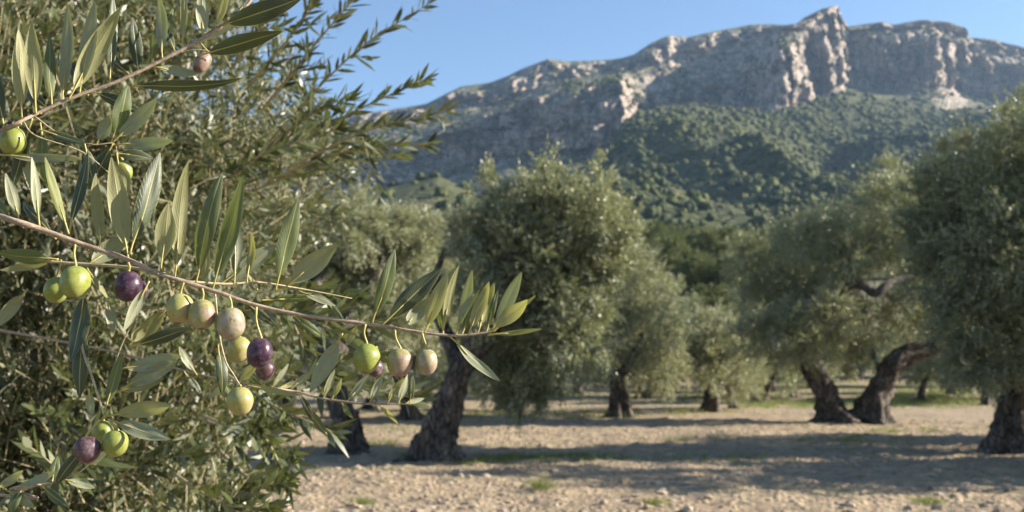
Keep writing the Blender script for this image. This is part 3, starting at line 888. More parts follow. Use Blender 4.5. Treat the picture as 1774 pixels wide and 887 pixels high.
kinds = [grove_tree(31, 2.3, 4.6, 1), grove_tree(42, 2.1, 4.3, 2), grove_tree(53, 2.5, 5.0, 1)]
first = [True] * 3
FAR = [  # px, distance, kind, scale, label
    (885, 37, 1, 0.92, 'shaded olive tree standing just behind the stoutest trunk'),
    (715, 30, 2, 1.12, 'pale olive tree with rounded sunlit crown behind the left-leaning trunk'),
    (742, 44, 0, 0.95, 'small olive tree seen between the two left trunks'),
    (640, 38, 2, 0.9, 'olive tree behind the bare trunk that leans left'),
    (500, 33, 0, 1.0, 'olive tree half hidden by the near leaves left of the left-leaning trunk'),
    (1222, 35, 1, 0.86, 'dark twin-stemmed olive tree right of the slim forked tree'),
    (1268, 38, 2, 0.62, 'small dark olive tree with thin slanting stem left of the V of trunks'),
    (950, 58, 0, 1.0, 'distant olive tree left of the slim forked trunk'),
    (1003, 50, 2, 0.85, 'low olive tree close behind and left of the slim forked tree'),
    (1148, 54, 1, 0.9, 'low olive tree close behind and right of the slim forked tree'),
    (1330, 52, 0, 0.9, 'olive tree beyond the grass just left of the V of trunks'),
    (1398, 56, 2, 0.8, 'olive tree beyond the grass seen behind the left trunk of the V'),
    (1475, 64, 1, 0.95, 'distant olive tree framed by the V of trunks'),
    (1640, 50, 0, 0.8, 'round olive tree under the arching right trunk of the V'),
    (1742, 46, 2, 0.78, 'olive tree on the grass just left of the right edge trunk'),
    (1575, 76, 1, 1.0, 'distant olive tree on the bank right of the V of trunks'),
    (1690, 84, 2, 1.0, 'distant olive tree on the bank between the two right trunks'),
    (1200, 74, 2, 1.05, 'olive tree on the rising ground behind the dark twin-stemmed tree'),
    (1090, 82, 1, 1.1, 'olive tree on the rising ground behind the slim forked tree'),
    (800, 66, 2, 1.0, 'far olive tree right of the leaning trunks'),
    (700, 74, 1, 1.1, 'far olive tree behind the two left trunks'),
    (585, 60, 0, 1.1, 'far olive tree behind the left-leaning trunk'),
    (1265, 92, 0, 1.15, 'far pale olive tree on the slope right of centre'),
    (1345, 100, 2, 1.2, 'far olive tree on the slope above the V of trunks'),
    (860, 90, 0, 1.2, 'far olive tree on the slope behind the tall crown'),
    (460, 70, 2, 1.1, 'far olive tree behind the near drooping leaves'),
    (1250, 47, 0, 0.9, 'olive tree filling the gap between the dark twin-stemmed tree and the V'),
    (1172, 100, 2, 1.35, 'olive tree on the lower slope, behind the right side of the slim forked crown'),
    (1238, 118, 0, 1.4, 'pale olive tree on the lower slope in the gap right of centre'),
    (1292, 104, 1, 1.4, 'wide olive tree on the lower slope left of the V tree crown'),
    (1196, 146, 1, 1.5, 'highest olive tree on the slope under the round pines'),
    (1272, 150, 0, 1.5, 'olive tree high on the slope right of the highest one under the pines'),
    (1335, 135, 2, 1.4, 'olive tree on the slope just over the left crown of the V tree'),
    (1310, 43, 1, 0.78, 'low olive tree with drooping skirts left of the V, in front of the grass'),
    (1372, 47, 0, 0.75, 'low olive tree just behind the left trunk of the V'),
    (1588, 44, 2, 0.72, 'low olive tree close behind the arching right trunk of the V'),
    (1668, 58, 1, 0.9, 'low olive tree farther back between the arching trunk and the right edge'),
    (1700, 42, 0, 0.74, 'low round olive tree left of the massive tree at the right edge'),
    (1115, 46, 1, 0.8, 'low olive tree right behind the trunk of the slim forked tree'),
    (1165, 64, 0, 1.0, 'olive tree in the gap right of the slim forked tree, farther back'),
    (1235, 58, 2, 0.95, 'olive tree in the gap behind the dark twin-stemmed tree'),
    (1305, 70, 1, 1.05, 'far twin-stemmed olive tree left of the V of trunks'),
    (1365, 78, 0, 1.1, 'far olive tree showing between the low crowns left of the V'),
    (1530, 58, 2, 0.85, 'olive tree low on the grass behind the right trunk of the V'),
    (1610, 66, 1, 0.9, 'twin-stemmed olive tree far back under the arching trunk'),
    (1725, 66, 0, 0.95, 'far olive tree on the bank near the right edge trunk'),
    (1040, 66, 2, 1.0, 'far olive tree showing left of the slim forked trunk'),
    (912, 46, 1, 0.85, 'low olive tree between the stoutest trunk and the slim forked tree'),
]
for i, (px, Y, k, s, label) in enumerate(FAR):
    x = (px - 887) / F_PX * Y * 1.0; z = float(ground_z(np.array([x]), np.array([float(Y)]))[0]) - 0.02
    if first[k]: place(kinds[k], (x, Y, z), random.uniform(0, 6.28), s, label, 'smaller olive trees farther back in the grove'); first[k] = False
    else: copy_tree(kinds[k], (x, Y, z), random.uniform(0, 6.28), s, label, 'smaller olive trees farther back in the grove')


copy_tree(kinds[2], (11.8, 15.0, 0), 1.0, 1.12, 'olive tree standing beyond the right edge, known by its shadow on the soil', 'smaller olive trees farther back in the grove')


copy_tree(kinds[0], (16.5, 21.5, 0), 2.0, 1.15, 'olive tree added unseen beyond the right edge for its shadow, farther than the other one', 'smaller olive trees farther back in the grove')  # tree put in out of frame to lay a shadow band on the soil



# pines at the foot of the hill
def pine_tree(seed):
    rg = np.random.default_rng(seed); root = empty('pine_tree', (0, 0, 0))
    v, q = tube([(0, 0, -0.3, .24), (.1, .05, 2.0, .2), (.05, .1, 4.2, .15), (.15, 0, 6.2, .06)], 22, 12, 0.12, 0.5, 0.1, seed); bag = Bag(); bag.add(v, q)
    for j in range(7):
        a = j * 2.4 + rg.uniform(-.3, .3); z = 2.4 + j * .5; r = 2.0 - j * .15
        v, q = tube([(0.08, .05, z, .09), (math.cos(a) * r * .6, math.sin(a) * r * .6, z + .5, .06), (math.cos(a) * r, math.sin(a) * r, z + 1.0, .02)], 8, 6); bag.add(v, q)
    bag.build('trunk', M['pine_bark'], root)
    cl = [[math.cos(j * 2.4) * (2.1 - .09 * j), math.sin(j * 2.4) * (2.1 - .09 * j), 2.6 + .36 * j + rg.uniform(-.2, .3), rg.uniform(.85, 1.25)] for j in range(12)]
    cl += [[rg.uniform(-.6, .6), rg.uniform(-.6, .6), 6.3 + rg.uniform(0, .6), .8], [0, 0, 5, 1.5]]
    P, D = crown_points(cl, 4200)
    v, q, a = shoots(P, D, np.full(len(P), .38), 5, 0.20, 0.05, FAR_SEC, 0.0, 0.7)
    link('crown', mesh_arrays('crown', v, q, M['pine_leaf'], attr=a), root)
    return root


pk = [pine_tree(5), pine_tree(16)]; pf = [True, True]
PINES = [  # px, py of the crown top, distance, scale, label
    (1128, 385, 150, 1.0, 'round dark pine beside the right edge of the tall olive crown'),
    (1190, 392, 158, 0.95, 'round dark pine next right of the pine by the olive crown'),
    (1240, 398, 150, 0.9, 'dark pine between two round pines under the sunlit hill'),
    (1352, 368, 170, 1.1, 'lone round pine against the shaded gully'),
    (1300, 420, 150, 0.8, 'low pine below and left of the lone round pine'),
    (1205, 440, 115, 0.85, 'lower pine in front of the row of round pines'),
    (1160, 425, 128, 0.8, 'small pine tucked below the row of round pines'),
    (1265, 452, 112, 0.8, 'low dark pine left of the olive crown over the V of trunks'),
    (1235, 490, 92, 0.8, 'nearest green pine behind the dark twin-stemmed olive tree'),
    (1405, 395, 175, 0.9, 'dark pine right of the lone round pine, partly behind olive leaves'),
    (1085, 405, 160, 0.9, 'dark pine half hidden behind the tall olive crown'),
    (690, 352, 190, 0.9, 'bushy pine on the low terrace above the left olive crowns'),
    (745, 345, 200, 0.8, 'smaller bushy pine on the low terrace by pale rocks'),
]
for i, (px, py, Y, s, label) in enumerate(PINES):
    top = at(px, py, Y); gz = float(slope_z(Y)); z = max(gz, top[2] - 7.2 * s) if top[2] - 7.2 * s < gz + 6 else gz
    k = i % 2; sc = max(0.5, (top[2] - gz) / 7.2); sc = min(sc, 1.9)
    loc = (top[0], Y, gz - 0.1)
    if pf[k]: place(pk[k], loc, random.uniform(0, 6), sc, label, 'pines at the foot of the hill'); pf[k] = False
    else: copy_tree(pk[k], loc, random.uniform(0, 6), sc, label, 'pines at the foot of the hill')


# ------------------------------------------------------------------ stones, grass
v0, f0 = ico(1)
def stones():
    vs_, fs_, at_, n = [], [], [], 0
    N = 6500
    y = 9.0 + 21 * RNG.random(N) ** 1.5; x = RNG.uniform(-0.30, 0.60, N) * y
    z = ground_z(x, y)
    dens = fbm(np.stack([x * 0.5, y * 0.9, 0 * x], 1) + 3, 2)
    for i in range(N):
        if dens[i] < RNG.uniform(-0.7, 0.3): continue
        r = 0.010 + 0.050 * RNG.random() ** 4
        v = v0 * (1 + 0.35 * RNG.normal(size=(len(v0), 1)) * 0.6) * np.array([r * RNG.uniform(.8, 1.5), r * RNG.uniform(.8, 1.3), r * RNG.uniform(.45, .8)])
        vs_.append(v + np.array([x[i], y[i], z[i] + r * 0.12])); fs_.append(f0 + n); n += len(v0); at_.append(np.full(len(v0), RNG.random()))
    o = link('gravel', mesh_arrays('gravel', np.vstack(vs_), np.vstack(fs_), M['stone'], attr=np.concatenate(at_), smooth=False))
    tag(o, 'pale stones and clods scattered over the dry grove soil', 'gravel', kind='stuff')
stones()


def blades(P, h, w, lean, mat_rnd=None):
    n = len(P); d = nrm(np.column_stack([RNG.normal(size=(n, 2)) * lean, np.ones(n)]))
    side = nrm(RNG.normal(size=(n, 3)))
    nn = nrm(np.cross(d, side))
    return leaves(P, d, nn, h * RNG.uniform(.5, 1.2, n), np.full(n, w), RNG.random(n) if mat_rnd is None else mat_rnd, ((0, .9, 0), (.5, .7, .02), (1, .08, .16)))


def px_ground(px, py):
    d = at(px, py, 1.0) - np.array([0, 0, CAM_H]); k = -CAM_H / d[2]
    return d[0] * k, k


def grass_field():
    pts = []
    for (px, py, w, h, n) in [(1450, 699, 330, 9, 16000), (1660, 693, 150, 10, 9000), (960, 798, 130, 8, 2600), (660, 772, 60, 8, 700), (1250, 795, 100, 9, 900), (1190, 765, 90, 5, 500),
                              (1480, 765, 120, 8, 1500), (1560, 745, 130, 6, 1500), (900, 722, 260, 10, 3000), (1130, 716, 140, 5, 1500), (820, 800, 60, 8, 700), (700, 748, 130, 9, 900), (1330, 705, 70, 5, 1200),
                              (940, 690, 200, 5, 2500), (1240, 692, 100, 6, 2500)]:
        a = RNG.normal(size=n) * 0.5; b = RNG.normal(size=n) * 0.5
        qx = px + a * w; qy = py + b * h
        d = fbm(np.stack([qx / 30, qy / 6, 0 * qx], 1), 2)
        for X, Yp, dd in zip(qx, qy, d):
            if dd > -0.15 and Yp > 660:
                x, y = px_ground(X, Yp)
                if y < 70: pts.append((x, y))
    pts = np.array(pts); z = ground_z(pts[:, 0], pts[:, 1])
    P = np.column_stack([pts, z - 0.01])
    v, q, a = blades(P, np.where(P[:, 1] > 30, 0.22, 0.085), 0.014, 0.5)
    o = link('grass', mesh_arrays('grass', v, q, M['grass'], attr=a))
    tag(o, 'short green grass and weeds in patches between the olive trees', 'grass', kind='stuff')
    n = 2600; y = 9 + 26 * RNG.random(n) ** 1.3; x = RNG.uniform(-.3, .58, n) * y
    k = fbm(np.stack([x * .5, y, 0 * x], 1) + 8, 2) > 0.05; x, y = x[k], y[k]
    v, q, a = blades(np.column_stack([x, y, ground_z(x, y) - .01]), np.full(len(x), .06), .006, 1.1)
    o = link('dry_grass', mesh_arrays('dry_grass', v, q, M['straw'], attr=a))
    tag(o, 'thin dry straw lying over the bare soil', 'dry grass', kind='stuff')
grass_field()

for px, py, n, h, w, label in [(625, 876, 260, .10, .13, 'low green grass tuft on bare soil near the bottom left of centre'),
                               (1135, 872, 300, .10, .14, 'low dark grass tuft near the bottom edge, right of centre'),
                               (935, 848, 160, .20, .13, 'thin upright weed clump on soil in front of the stout trunk'),
                               (1600, 864, 420, .08, .2, 'flat spreading grass tuft at the lower right'),
                               (700, 790, 120, .14, .12, 'small weed clump at the foot of the stout trunk')]:
    x, y = px_ground(px, py); z = float(ground_z(np.array([x]), np.array([y]))[0])
    P = RNG.normal(size=(n, 3)) * np.array([w, w, 0]) * 0.62; P[:, 2] = -0.01
    v, q, a = blades(P, np.full(n, h), .008, .6, RNG.random(n) * .7)
    o = link('grass_tuft', mesh_arrays('grass_tuft', v, q, M['grass'], attr=a), loc=(x, y, z)); tag(o, label, 'grass tuft', 'grass tufts on the bare soil')

# ------------------------------------------------------------------ the near olive tree on the left
near = empty('olive_tree', (-2.3, 3.4, 0), 'near leafy olive tree filling the left side behind the fruit branches', 'tree', None)
NB = np.array([-2.3, 3.4, 0.0])
bag = Bag()
v, q = tube([(-2.3, 3.4, -.05, .24), (-2.25, 3.38, .5, .2), (-2.3, 3.3, 1.1, .17), (-2.2, 3.2, 1.8, .12)], 34, 24, .3, 1.2, .16, 4.0, flare_h=.25); bag.add(v, q)
LIMBS = [[(-2.25, 3.25, 1.3, .10), (-1.9, 3.0, 1.9, .06), (-1.5, 2.8, 2.4, .03), (-1.15, 2.6, 2.8, .012)],
         [(-2.2, 3.2, 1.6, .09), (-1.8, 3.2, 2.3, .05), (-1.2, 3.1, 2.6, .025), (-0.7, 3.0, 2.6, .008)],
         [(-2.25, 3.3, 1.1, .09), (-1.8, 3.1, 1.5, .05), (-1.2, 2.9, 1.7, .022), (-.75, 2.8, 1.5, .008)],
         [(-2.2, 3.2, 1.7, .08), (-2.0, 2.6, 2.3, .05), (-1.6, 2.2, 2.6, .02)],
         [(-2.2, 3.2, 1.75, .08), (-2.6, 3.3, 2.5, .05), (-2.9, 3.6, 3.0, .02)]]
for L in LIMBS:
    v, q = tube(L, 26, 10, .2, 0, .12, L[1][0]); bag.add(v, q)
bag.build('trunk', M['bark'], near, NB)

# right-hand outline of the crown as seen in the photograph, used to prune shoots
EDGE_Y = np.array([-400, 0, 60, 130, 200, 260, 330, 400, 480, 560, 640, 700, 760, 820, 900, 1300])
EDGE_X = np.array([470, 470, 500, 540, 600, 640, 640, 570, 520, 520, 500, 470, 440, 440, 420, 380])


def near_crown():
    cl = [(-1.55, 3.0, 2.45, .75), (-2.2, 3.2, 2.7, .95), (-1.1, 2.9, 1.9, .65), (-1.6, 2.8, 1.5, .7), (-2.3, 2.9, 1.7, .8), (-1.2, 2.8, 1.15, .55), (-1.9, 2.8, .95, .6), (-1.05, 2.5, 1.3, .45),
          (-1.35, 2.3, 2.1, .5), (-1.3, 2.5, .8, .5), (-2.7, 3.6, 2.3, .9), (-1.9, 3.9, 2.2, .9), (-2.6, 3.4, 1.2, .7), (-1.0, 3.2, 2.4, .55), (-1.7, 2.3, 1.2, .5), (-1.75, 2.4, 2.7, .5), (-.95, 3.4, 1.35, .4),
          (-1.3, 3.3, 3.0, .6), (-1.5, 2.7, .5, .45)]
    P, D = crown_points(cl, 24000, 7, .075)
    px, py = to_px(P)
    lim = np.interp(py, EDGE_Y, EDGE_X) + RNG.normal(size=len(P)) * 14
    k = (px < lim - 20) & (P[:, 1] > 1.75) & (P[:, 2] > 0.1)
    # thin the foliage where the sky glints through
    hole = np.exp(-(((px - 390) / 150) ** 2 + ((py - 130) / 110) ** 2)); hole += 0.5 * np.exp(-(((px - 560) / 60) ** 2 + ((py - 60) / 110) ** 2))
    k &= RNG.random(len(P)) > 0.72 * hole
    P, D = P[k], D[k]
    Ls = RNG.uniform(.12, .30, len(P))
    bag = Bag()
    tx, ty = to_px(P + D * (Ls + .03)[:, None])
    kk = tx < np.interp(ty, EDGE_Y, EDGE_X) + 24 + 22 * gnoise(P * 7)
    P, D, Ls = P[kk], D[kk], Ls[kk]
    v, q, a = shoots(P, D, Ls, 8, .048, .0088, NEAR_SEC, .2, .85); bag.add(v, q, 0, a)
    v, q = stems(P, D, Ls, .2, .0016); bag.add(v, q, 1)
    # long sprays that break the outline: each is a limb-tip with leaves, then short side shoots
    sprays = [((455, 190), (560, 60), (648, -40), 2.1), ((470, 240), (610, 95), (742, 6), 2.2), ((500, 250), (620, 190), (735, 138), 2.2), ((500, 290), (640, 225), (772, 196), 2.0),
              ((470, 310), (600, 262), (742, 250), 2.1), ((430, 150), (520, 40), (560, -50), 2.0), ((440, 330), (545, 290), (690, 272), 2.3), ((400, 120), (470, 20), (500, -60), 1.9),
              ((420, 290), (520, 210), (600, 175), 1.9), ((380, 330), (450, 270), (585, 225), 1.8),
              ((430, 470), (520, 505), (610, 515), 1.7), ((420, 600), (520, 590), (640, 560), 1.7), ((380, 640), (470, 700), (575, 748), 1.6), ((400, 700), (460, 760), (500, 840), 1.8),
              ((380, 780), (440, 830), (505, 800), 1.9), ((360, 860), (430, 850), (495, 835), 1.7), ((350, 720), (420, 745), (480, 735), 1.7), ((420, 640), (560, 660), (720, 690), 1.5),
              ((440, 520), (540, 555), (640, 610), 1.5), ((300, 820), (380, 870), (460, 880), 1.6), ((180, 860), (240, 800), (330, 790), 1.6), ((30, 850), (100, 830), (170, 790), 1.3),
              ((40, 700), (120, 740), (190, 800), 1.5), ((330, 560), (420, 540), (520, 545), 1.4)]
    for (a_, b_, c_, Y) in sprays:
        pts = [[*at(*a_, Y + .25), .0035], [*at(*b_, Y + .08), .0024], [*at(*c_, Y), .0008]]
        v, q = tube(pts, 18, 6); bag.add(v, q, 1)
        R = catmull(pts, 30)[:, :3]
        T = nrm(np.gradient(R, axis=0))
        Lp = np.linalg.norm(R[-1] - R[0])
        v, q, a = shoots(R[4:-1:1], T[4:-1:1], np.full(len(R[4:-1:1]), .02), 1, .052, .0105, NEAR_SEC, .0, .75); bag.add(v, q, 0, a)
        v, q, a = shoots(R[-2:-1], T[-2:-1], np.array([.02]), 2, .045, .009, NEAR_SEC, .0, .4); bag.add(v, q, 0, a)
        n = 3; idx = RNG.integers(2, 18, n)
        d = nrm(T[idx] + RNG.normal(size=(n, 3)) * .55); ls = RNG.uniform(.06, .15, n)
        v, q, a = shoots(R[idx], d, ls, 5, .05, .0105, NEAR_SEC, .1, .75); bag.add(v, q, 0, a)
        v, q = stems(R[idx], d, ls, .1, .0012); bag.add(v, q, 1)
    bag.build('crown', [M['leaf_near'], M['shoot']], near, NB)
near_crown()


# ------------------------------------------------------------------ fruit branches in focus
def hero_leaf(base, tip, width, side, roll, mat, parent, off, bend=0.08, twist=0.0, label=None):
    base, tip = np.asarray(base, float), np.asarray(tip, float)
    ax = tip - base; L = np.linalg.norm(ax); a = ax / L
    cam_dir = nrm(np.array([0, 0, CAM_H]) - base)
    n0 = nrm(cam_dir - a * np.dot(cam_dir, a))
    if side == 'u': n0 = -n0
    s0 = np.cross(a, n0)
    NR, NC = 16, 7
    V, UV = [], []
    pet = min(0.12, 0.007 / L)
    for i in range(NR):
        t = i / (NR - 1)
        w = width * 0.5 * (math.sin(math.pi * min(1, t ** 0.86)) ** 0.82 if 0 < t < 1 else 0.0) + 0.00025
        ang = roll + twist * (t - 0.4)
        n = n0 * math.cos(ang) + s0 * math.sin(ang); s = s0 * math.cos(ang) - n0 * math.sin(ang)
        c0 = base + a * L * (pet + (1 - pet) * t) - n * (bend * L * (t - 0.5) ** 2 * 4 - bend * L) * 0.6
        for j in range(NC):
            c = 2 * j / (NC - 1) - 1
            wav = 0.06 * w * math.sin(9 * t + 3 * c + width * 5000)
            V.append(c0 + s * (w * c) + n * (0.16 * abs(c) * w - 0.34 * w * max(0, abs(c) - 0.62) * 2 + wav)); UV.append((0.5 + 0.5 * c, t))
    q = [[i * NC + j, i * NC + j + 1, (i + 1) * NC + j + 1, (i + 1) * NC + j] for i in range(NR - 1) for j in range(NC - 1)]
    V = np.array(V); q = np.array(q); mi = np.zeros(len(q)); UV = np.array(UV)
    tv, tq = tube([[*(base - a * 0.0012), 0.0007], [*(base + a * L * pet * .5), .00055], [*V[3], 0.0006], [*V[NC * 4 + 3], 0.0003]], 8, 6)
    q = np.vstack([q, tq + len(V)]); mi = np.concatenate([mi, np.ones(len(tq))]); UV = np.vstack([UV, np.zeros((len(tv), 2))]); V = np.vstack([V, tv])
    o = link('leaf', mesh_arrays('leaf', V - off, q, [mat, M['stalk']], mi, uv=UV), parent)
    if label: o['label'] = label
    return o


HM = {'n': M['hero_leaf'], 'y': M['young_leaf'], 'd': M['dark_leaf']}


def stem_bag(bag, rows, Yfun, n=60, sides=12, mi=0, bumps=True):
    pts = [[*at(x, y, Yfun(x) + dy), r * (.66 + .12 * min(1, max(0, x) / 600)) * Yfun(x) / F_PX] for (x, y, r, dy) in rows]
    v, q = tube(pts, n, sides, lobes=0.10, rough=0.10, seed=rows[0][0])
    bag.add(v, q, mi)
    if bumps:
        R = catmull(pts, n)
        for k in range(4, n - 3, 4):     # leaf scars and buds
            p, r = R[k, :3], R[k, 3]; t = nrm(R[k + 1, :3] - R[k - 1, :3])
            d = nrm(np.cross(t, [0.2, -1, 0.1])) * (1 if k % 8 else -1); d = nrm(d + RNG.normal(size=3) * .4)
            v, q = tube([[*(p + d * r * .5), r * .55], [*(p + d * r * 1.15 + t * r * .4), r * .42], [*(p + d * r * 1.5 + t * r * .9), r * .12]], 5, 6); bag.add(v, q, mi)
    return pts


def branch(name, label, Yfun, stem_rows, twigs, leaf_rows, group=None, root_px=None):
    b = stem_rows[0]; off = at(b[0], b[1], Yfun(b[0]) + b[3])
    root = empty(name, off, label, 'branch', group)
    bag = Bag(); stem_bag(bag, stem_rows, Yfun); bag.build('stem', M['twig'], root, off)
    for tw in twigs:
        bag = Bag(); stem_bag(bag, tw, Yfun, 30, 8); bag.build('twig', M['shoot'], root, off)
    for row in leaf_rows:
        (x0, y0, x1, y1, w, side, m) = row[:7]
        dz = row[7] if len(row) > 7 else RNG.uniform(-.012, .012)
        d0 = row[8] if len(row) > 8 else 0.0
        roll = row[9] if len(row) > 9 else RNG.uniform(-.65, .65)
        Y = Yfun(x0) + d0
        hero_leaf(at(x0, y0, Y), at(x1, y1, Y + dz), w * 1.0 * Y / F_PX / max(.45, math.cos(roll)) ** .5, side, roll, HM[m], root, off, RNG.uniform(-.06, .2), RNG.uniform(-.9, .9))
    return root


YM = lambda x: 0.60 + 0.06 * (x / 900.0)
main = branch('olive_branch', 'long sharp olive branch carrying most fruit, sloping from left edge to a leafy tip', YM,
    [(-1500, 60, 30, 1.9), (-600, 235, 16, .5), (-160, 330, 10, .08), (0, 375, 8, 0), (70, 397, 7.5, 0), (130, 419, 7, 0), (176, 434, 6.6, 0), (222, 450, 6.2, 0), (271, 472, 6, 0), (325, 490, 5.6, 0), (379, 507, 5.2, 0), (444, 529, 4.8, 0),
     (531, 547, 4.4, 0), (629, 560, 4.1, 0), (697, 571, 3.8, 0), (778, 581, 3.2, 0), (830, 578, 2.6, 0), (852, 573, 1.6, 0)],
    [[(84, 453, 3.6, .02), (150, 458, 4, .018), (222, 463, 4, .012), (285, 475, 4, .002)],
     [(320, 488, 3.8, .004), (395, 492, 3.2, .012), (448, 489, 2.4, .02), (520, 500, 1.8, .03), (610, 517, 1.0, .04)],
     [(372, 503, 2.4, .004), (380, 580, 2.2, .004), (391, 626, 2.0, 0), (404, 648, 1.8, 0), (416, 668, 1.5, 0)],
     [(142, 456, 3.4, .02), (138, 520, 3.2, .022), (138, 565, 3.2, .018), (144, 608, 3.1, .012), (158, 648, 3, .006), (173, 696, 2.7, .002), (182, 724, 2.0, 0)],
     [(262, 470, 2.2, .004), (240, 540, 2.0, .012), (221, 575, 2, .015), (206, 610, 1.6, .02), (190, 660, 1.1, .02)]],
    [(68, 388, 55, 272, 15, 'u', 'n'), (118, 402, 78, 272, 16, 't', 'y'), (120, 400, 152, 262, 19, 't', 'd', .01, .01), (174, 428, 166, 300, 20, 'u', 'y'),
     (222, 446, 193, 272, 34, 'u', 'y', -.004, 0, .1), (226, 436, 277, 264, 36, 't', 'd', .012, 0, .5), (279, 462, 292, 352, 33, 'u', 'y', .0, .006, -.2), (303, 480, 327, 278, 27, 'u', 'y', 0, .012, .2),
     (340, 488, 385, 299, 31, 't', 'n', -.006, 0, -.35), (369, 500, 420, 303, 33, 't', 'n', -.006, 0, -.45), (406, 490, 414, 346, 25, 'u', 'd', 0, .004, .2), (428, 488, 434, 400, 13, 'u', 'y', 0, .012),
     (478, 500, 517, 343, 32, 't', 'n', -.004, .022, .45), (494, 498, 585, 423, 37, 'u', 'n', -.006, .02, .25), (379, 494, 478, 424, 32, 'u', 'n', .01, .014, -.2), (150, 460, 222, 408, 33, 'u', 'n', .008, .018, -.25),
     (98, 449, -6, 437, 27, 't', 'n', -.01, .02, -.5), (97, 451, 0, 468, 15, 'u', 'y', .0, .022), (46, 503, -8, 568, 22, 'u', 'n', -.004, .03, -.3),
     (148, 500, 122, 625, 33, 't', 'd', -.006, .016, .6), (146, 560, 138, 690, 26, 't', 'd', .0, .018, .5), (187, 519, 196, 577, 16, 'u', 'n', -.004, .01, -.2), (257, 490, 214, 574, 18, 'u', 'n', -.008, -.004, -.1),
     (152, 467, 188, 520, 10, 'u', 'y', 0, .016), (292, 532, 224, 602, 26, 'u', 'y', 0, .014, .2), (229, 600, 330, 568, 22, 't', 'd', 0, .018, .3), (226, 596, 258, 561, 21, 'u', 'y', 0, .012),
     (645, 559, 684, 432, 25, 't', 'n', -.004, 0, .35), (662, 563, 766, 464, 33, 't', 'd', .006, 0, .15), (697, 570, 747, 514, 24, 'u', 'n', .006, .006, -.1), (738, 574, 788, 464, 19, 'u', 'n', .008, .006, -.3),
     (736, 575, 775, 473, 25, 'u', 'y', -.004, -.002, -.15), (766, 578, 795, 460, 15, 'u', 'y', -.002, .002, .4), (768, 578, 763, 528, 11, 't', 'n', .004, .006), (790, 580, 818, 467, 18, 'u', 'n', -.006, 0, -.55),
     (800, 580, 832, 500, 16, 't', 'n', .008, .008), (812, 578, 847, 488, 20, 'u', 'y', -.004, -.002, -.1), (828, 576, 856, 490, 20, 'u', 'y', .004, .002, .2), (843, 574, 863, 503, 11, 't', 'n', .004, .004),
     (852, 572, 904, 471, 22, 'u', 'n', -.006, 0, -.4), (851, 574, 914, 519, 25, 'u', 'y', -.008, -.004, -.05), (856, 573, 928, 512, 9, 'u', 'y', .004, .004), (848, 580, 938, 570, 8, 't', 'y', -.004, 0),
     (782, 585, 866, 660, 16, 'u', 'n', -.01, 0, -.6), (592, 580, 537, 680, 27, 'u', 'n', -.006, .004, .15),
     (181, 712, 212, 611, 18, 't', 'n', 0, .004), (206, 640, 314, 617, 26, 'u', 'n', 0, .012, -.2), (212, 672, 306, 628, 25, 'u', 'n', 0, .016, -.1), (190, 720, 296, 702, 27, 'u', 'y', 0, .006, .1), (192, 728, 296, 761, 26, 'u', 'n', -.01, -.002, -.35),
     (154, 676, 160, 722, 15, 'u', 'n', 0, .004), (150, 770, 96, 840, 20, 't', 'd', .004, .006), (200, 680, 285, 655, 20, 'u', 'n', 0, .02), (378, 600, 385, 686, 19, 't', 'd', 0, .006), (412, 664, 446, 628, 17, 'u', 'y', 0, .006),
     (430, 668, 522, 684, 9, 'u', 'y', 0, .01), (470, 505, 520, 478, 16, 'u', 'y', 0, .03), (520, 505, 582, 530, 14, 'u', 'n', 0, .035), (560, 515, 600, 565, 12, 't', 'n', 0, .04), (455, 520, 560, 515, 14, 't', 'n', .02, .03),
     (35, 388, 10, 300, 18, 'u', 'n', 0, .01), (20, 384, -30, 330, 20, 't', 'n', 0, .005), (95, 412, 40, 350, 16, 't', 'd', .01, .02), (445, 500, 425, 450, 12, 'u', 'y', 0, .02), (350, 500, 360, 420, 14, 'u', 'y', 0, .02),
     (500, 540, 560, 585, 15, 't', 'n', .01, .02), (420, 520, 480, 565, 13, 't', 'd', .01, .02), (620, 562, 600, 600, 12, 'u', 'n', .01, .01)])

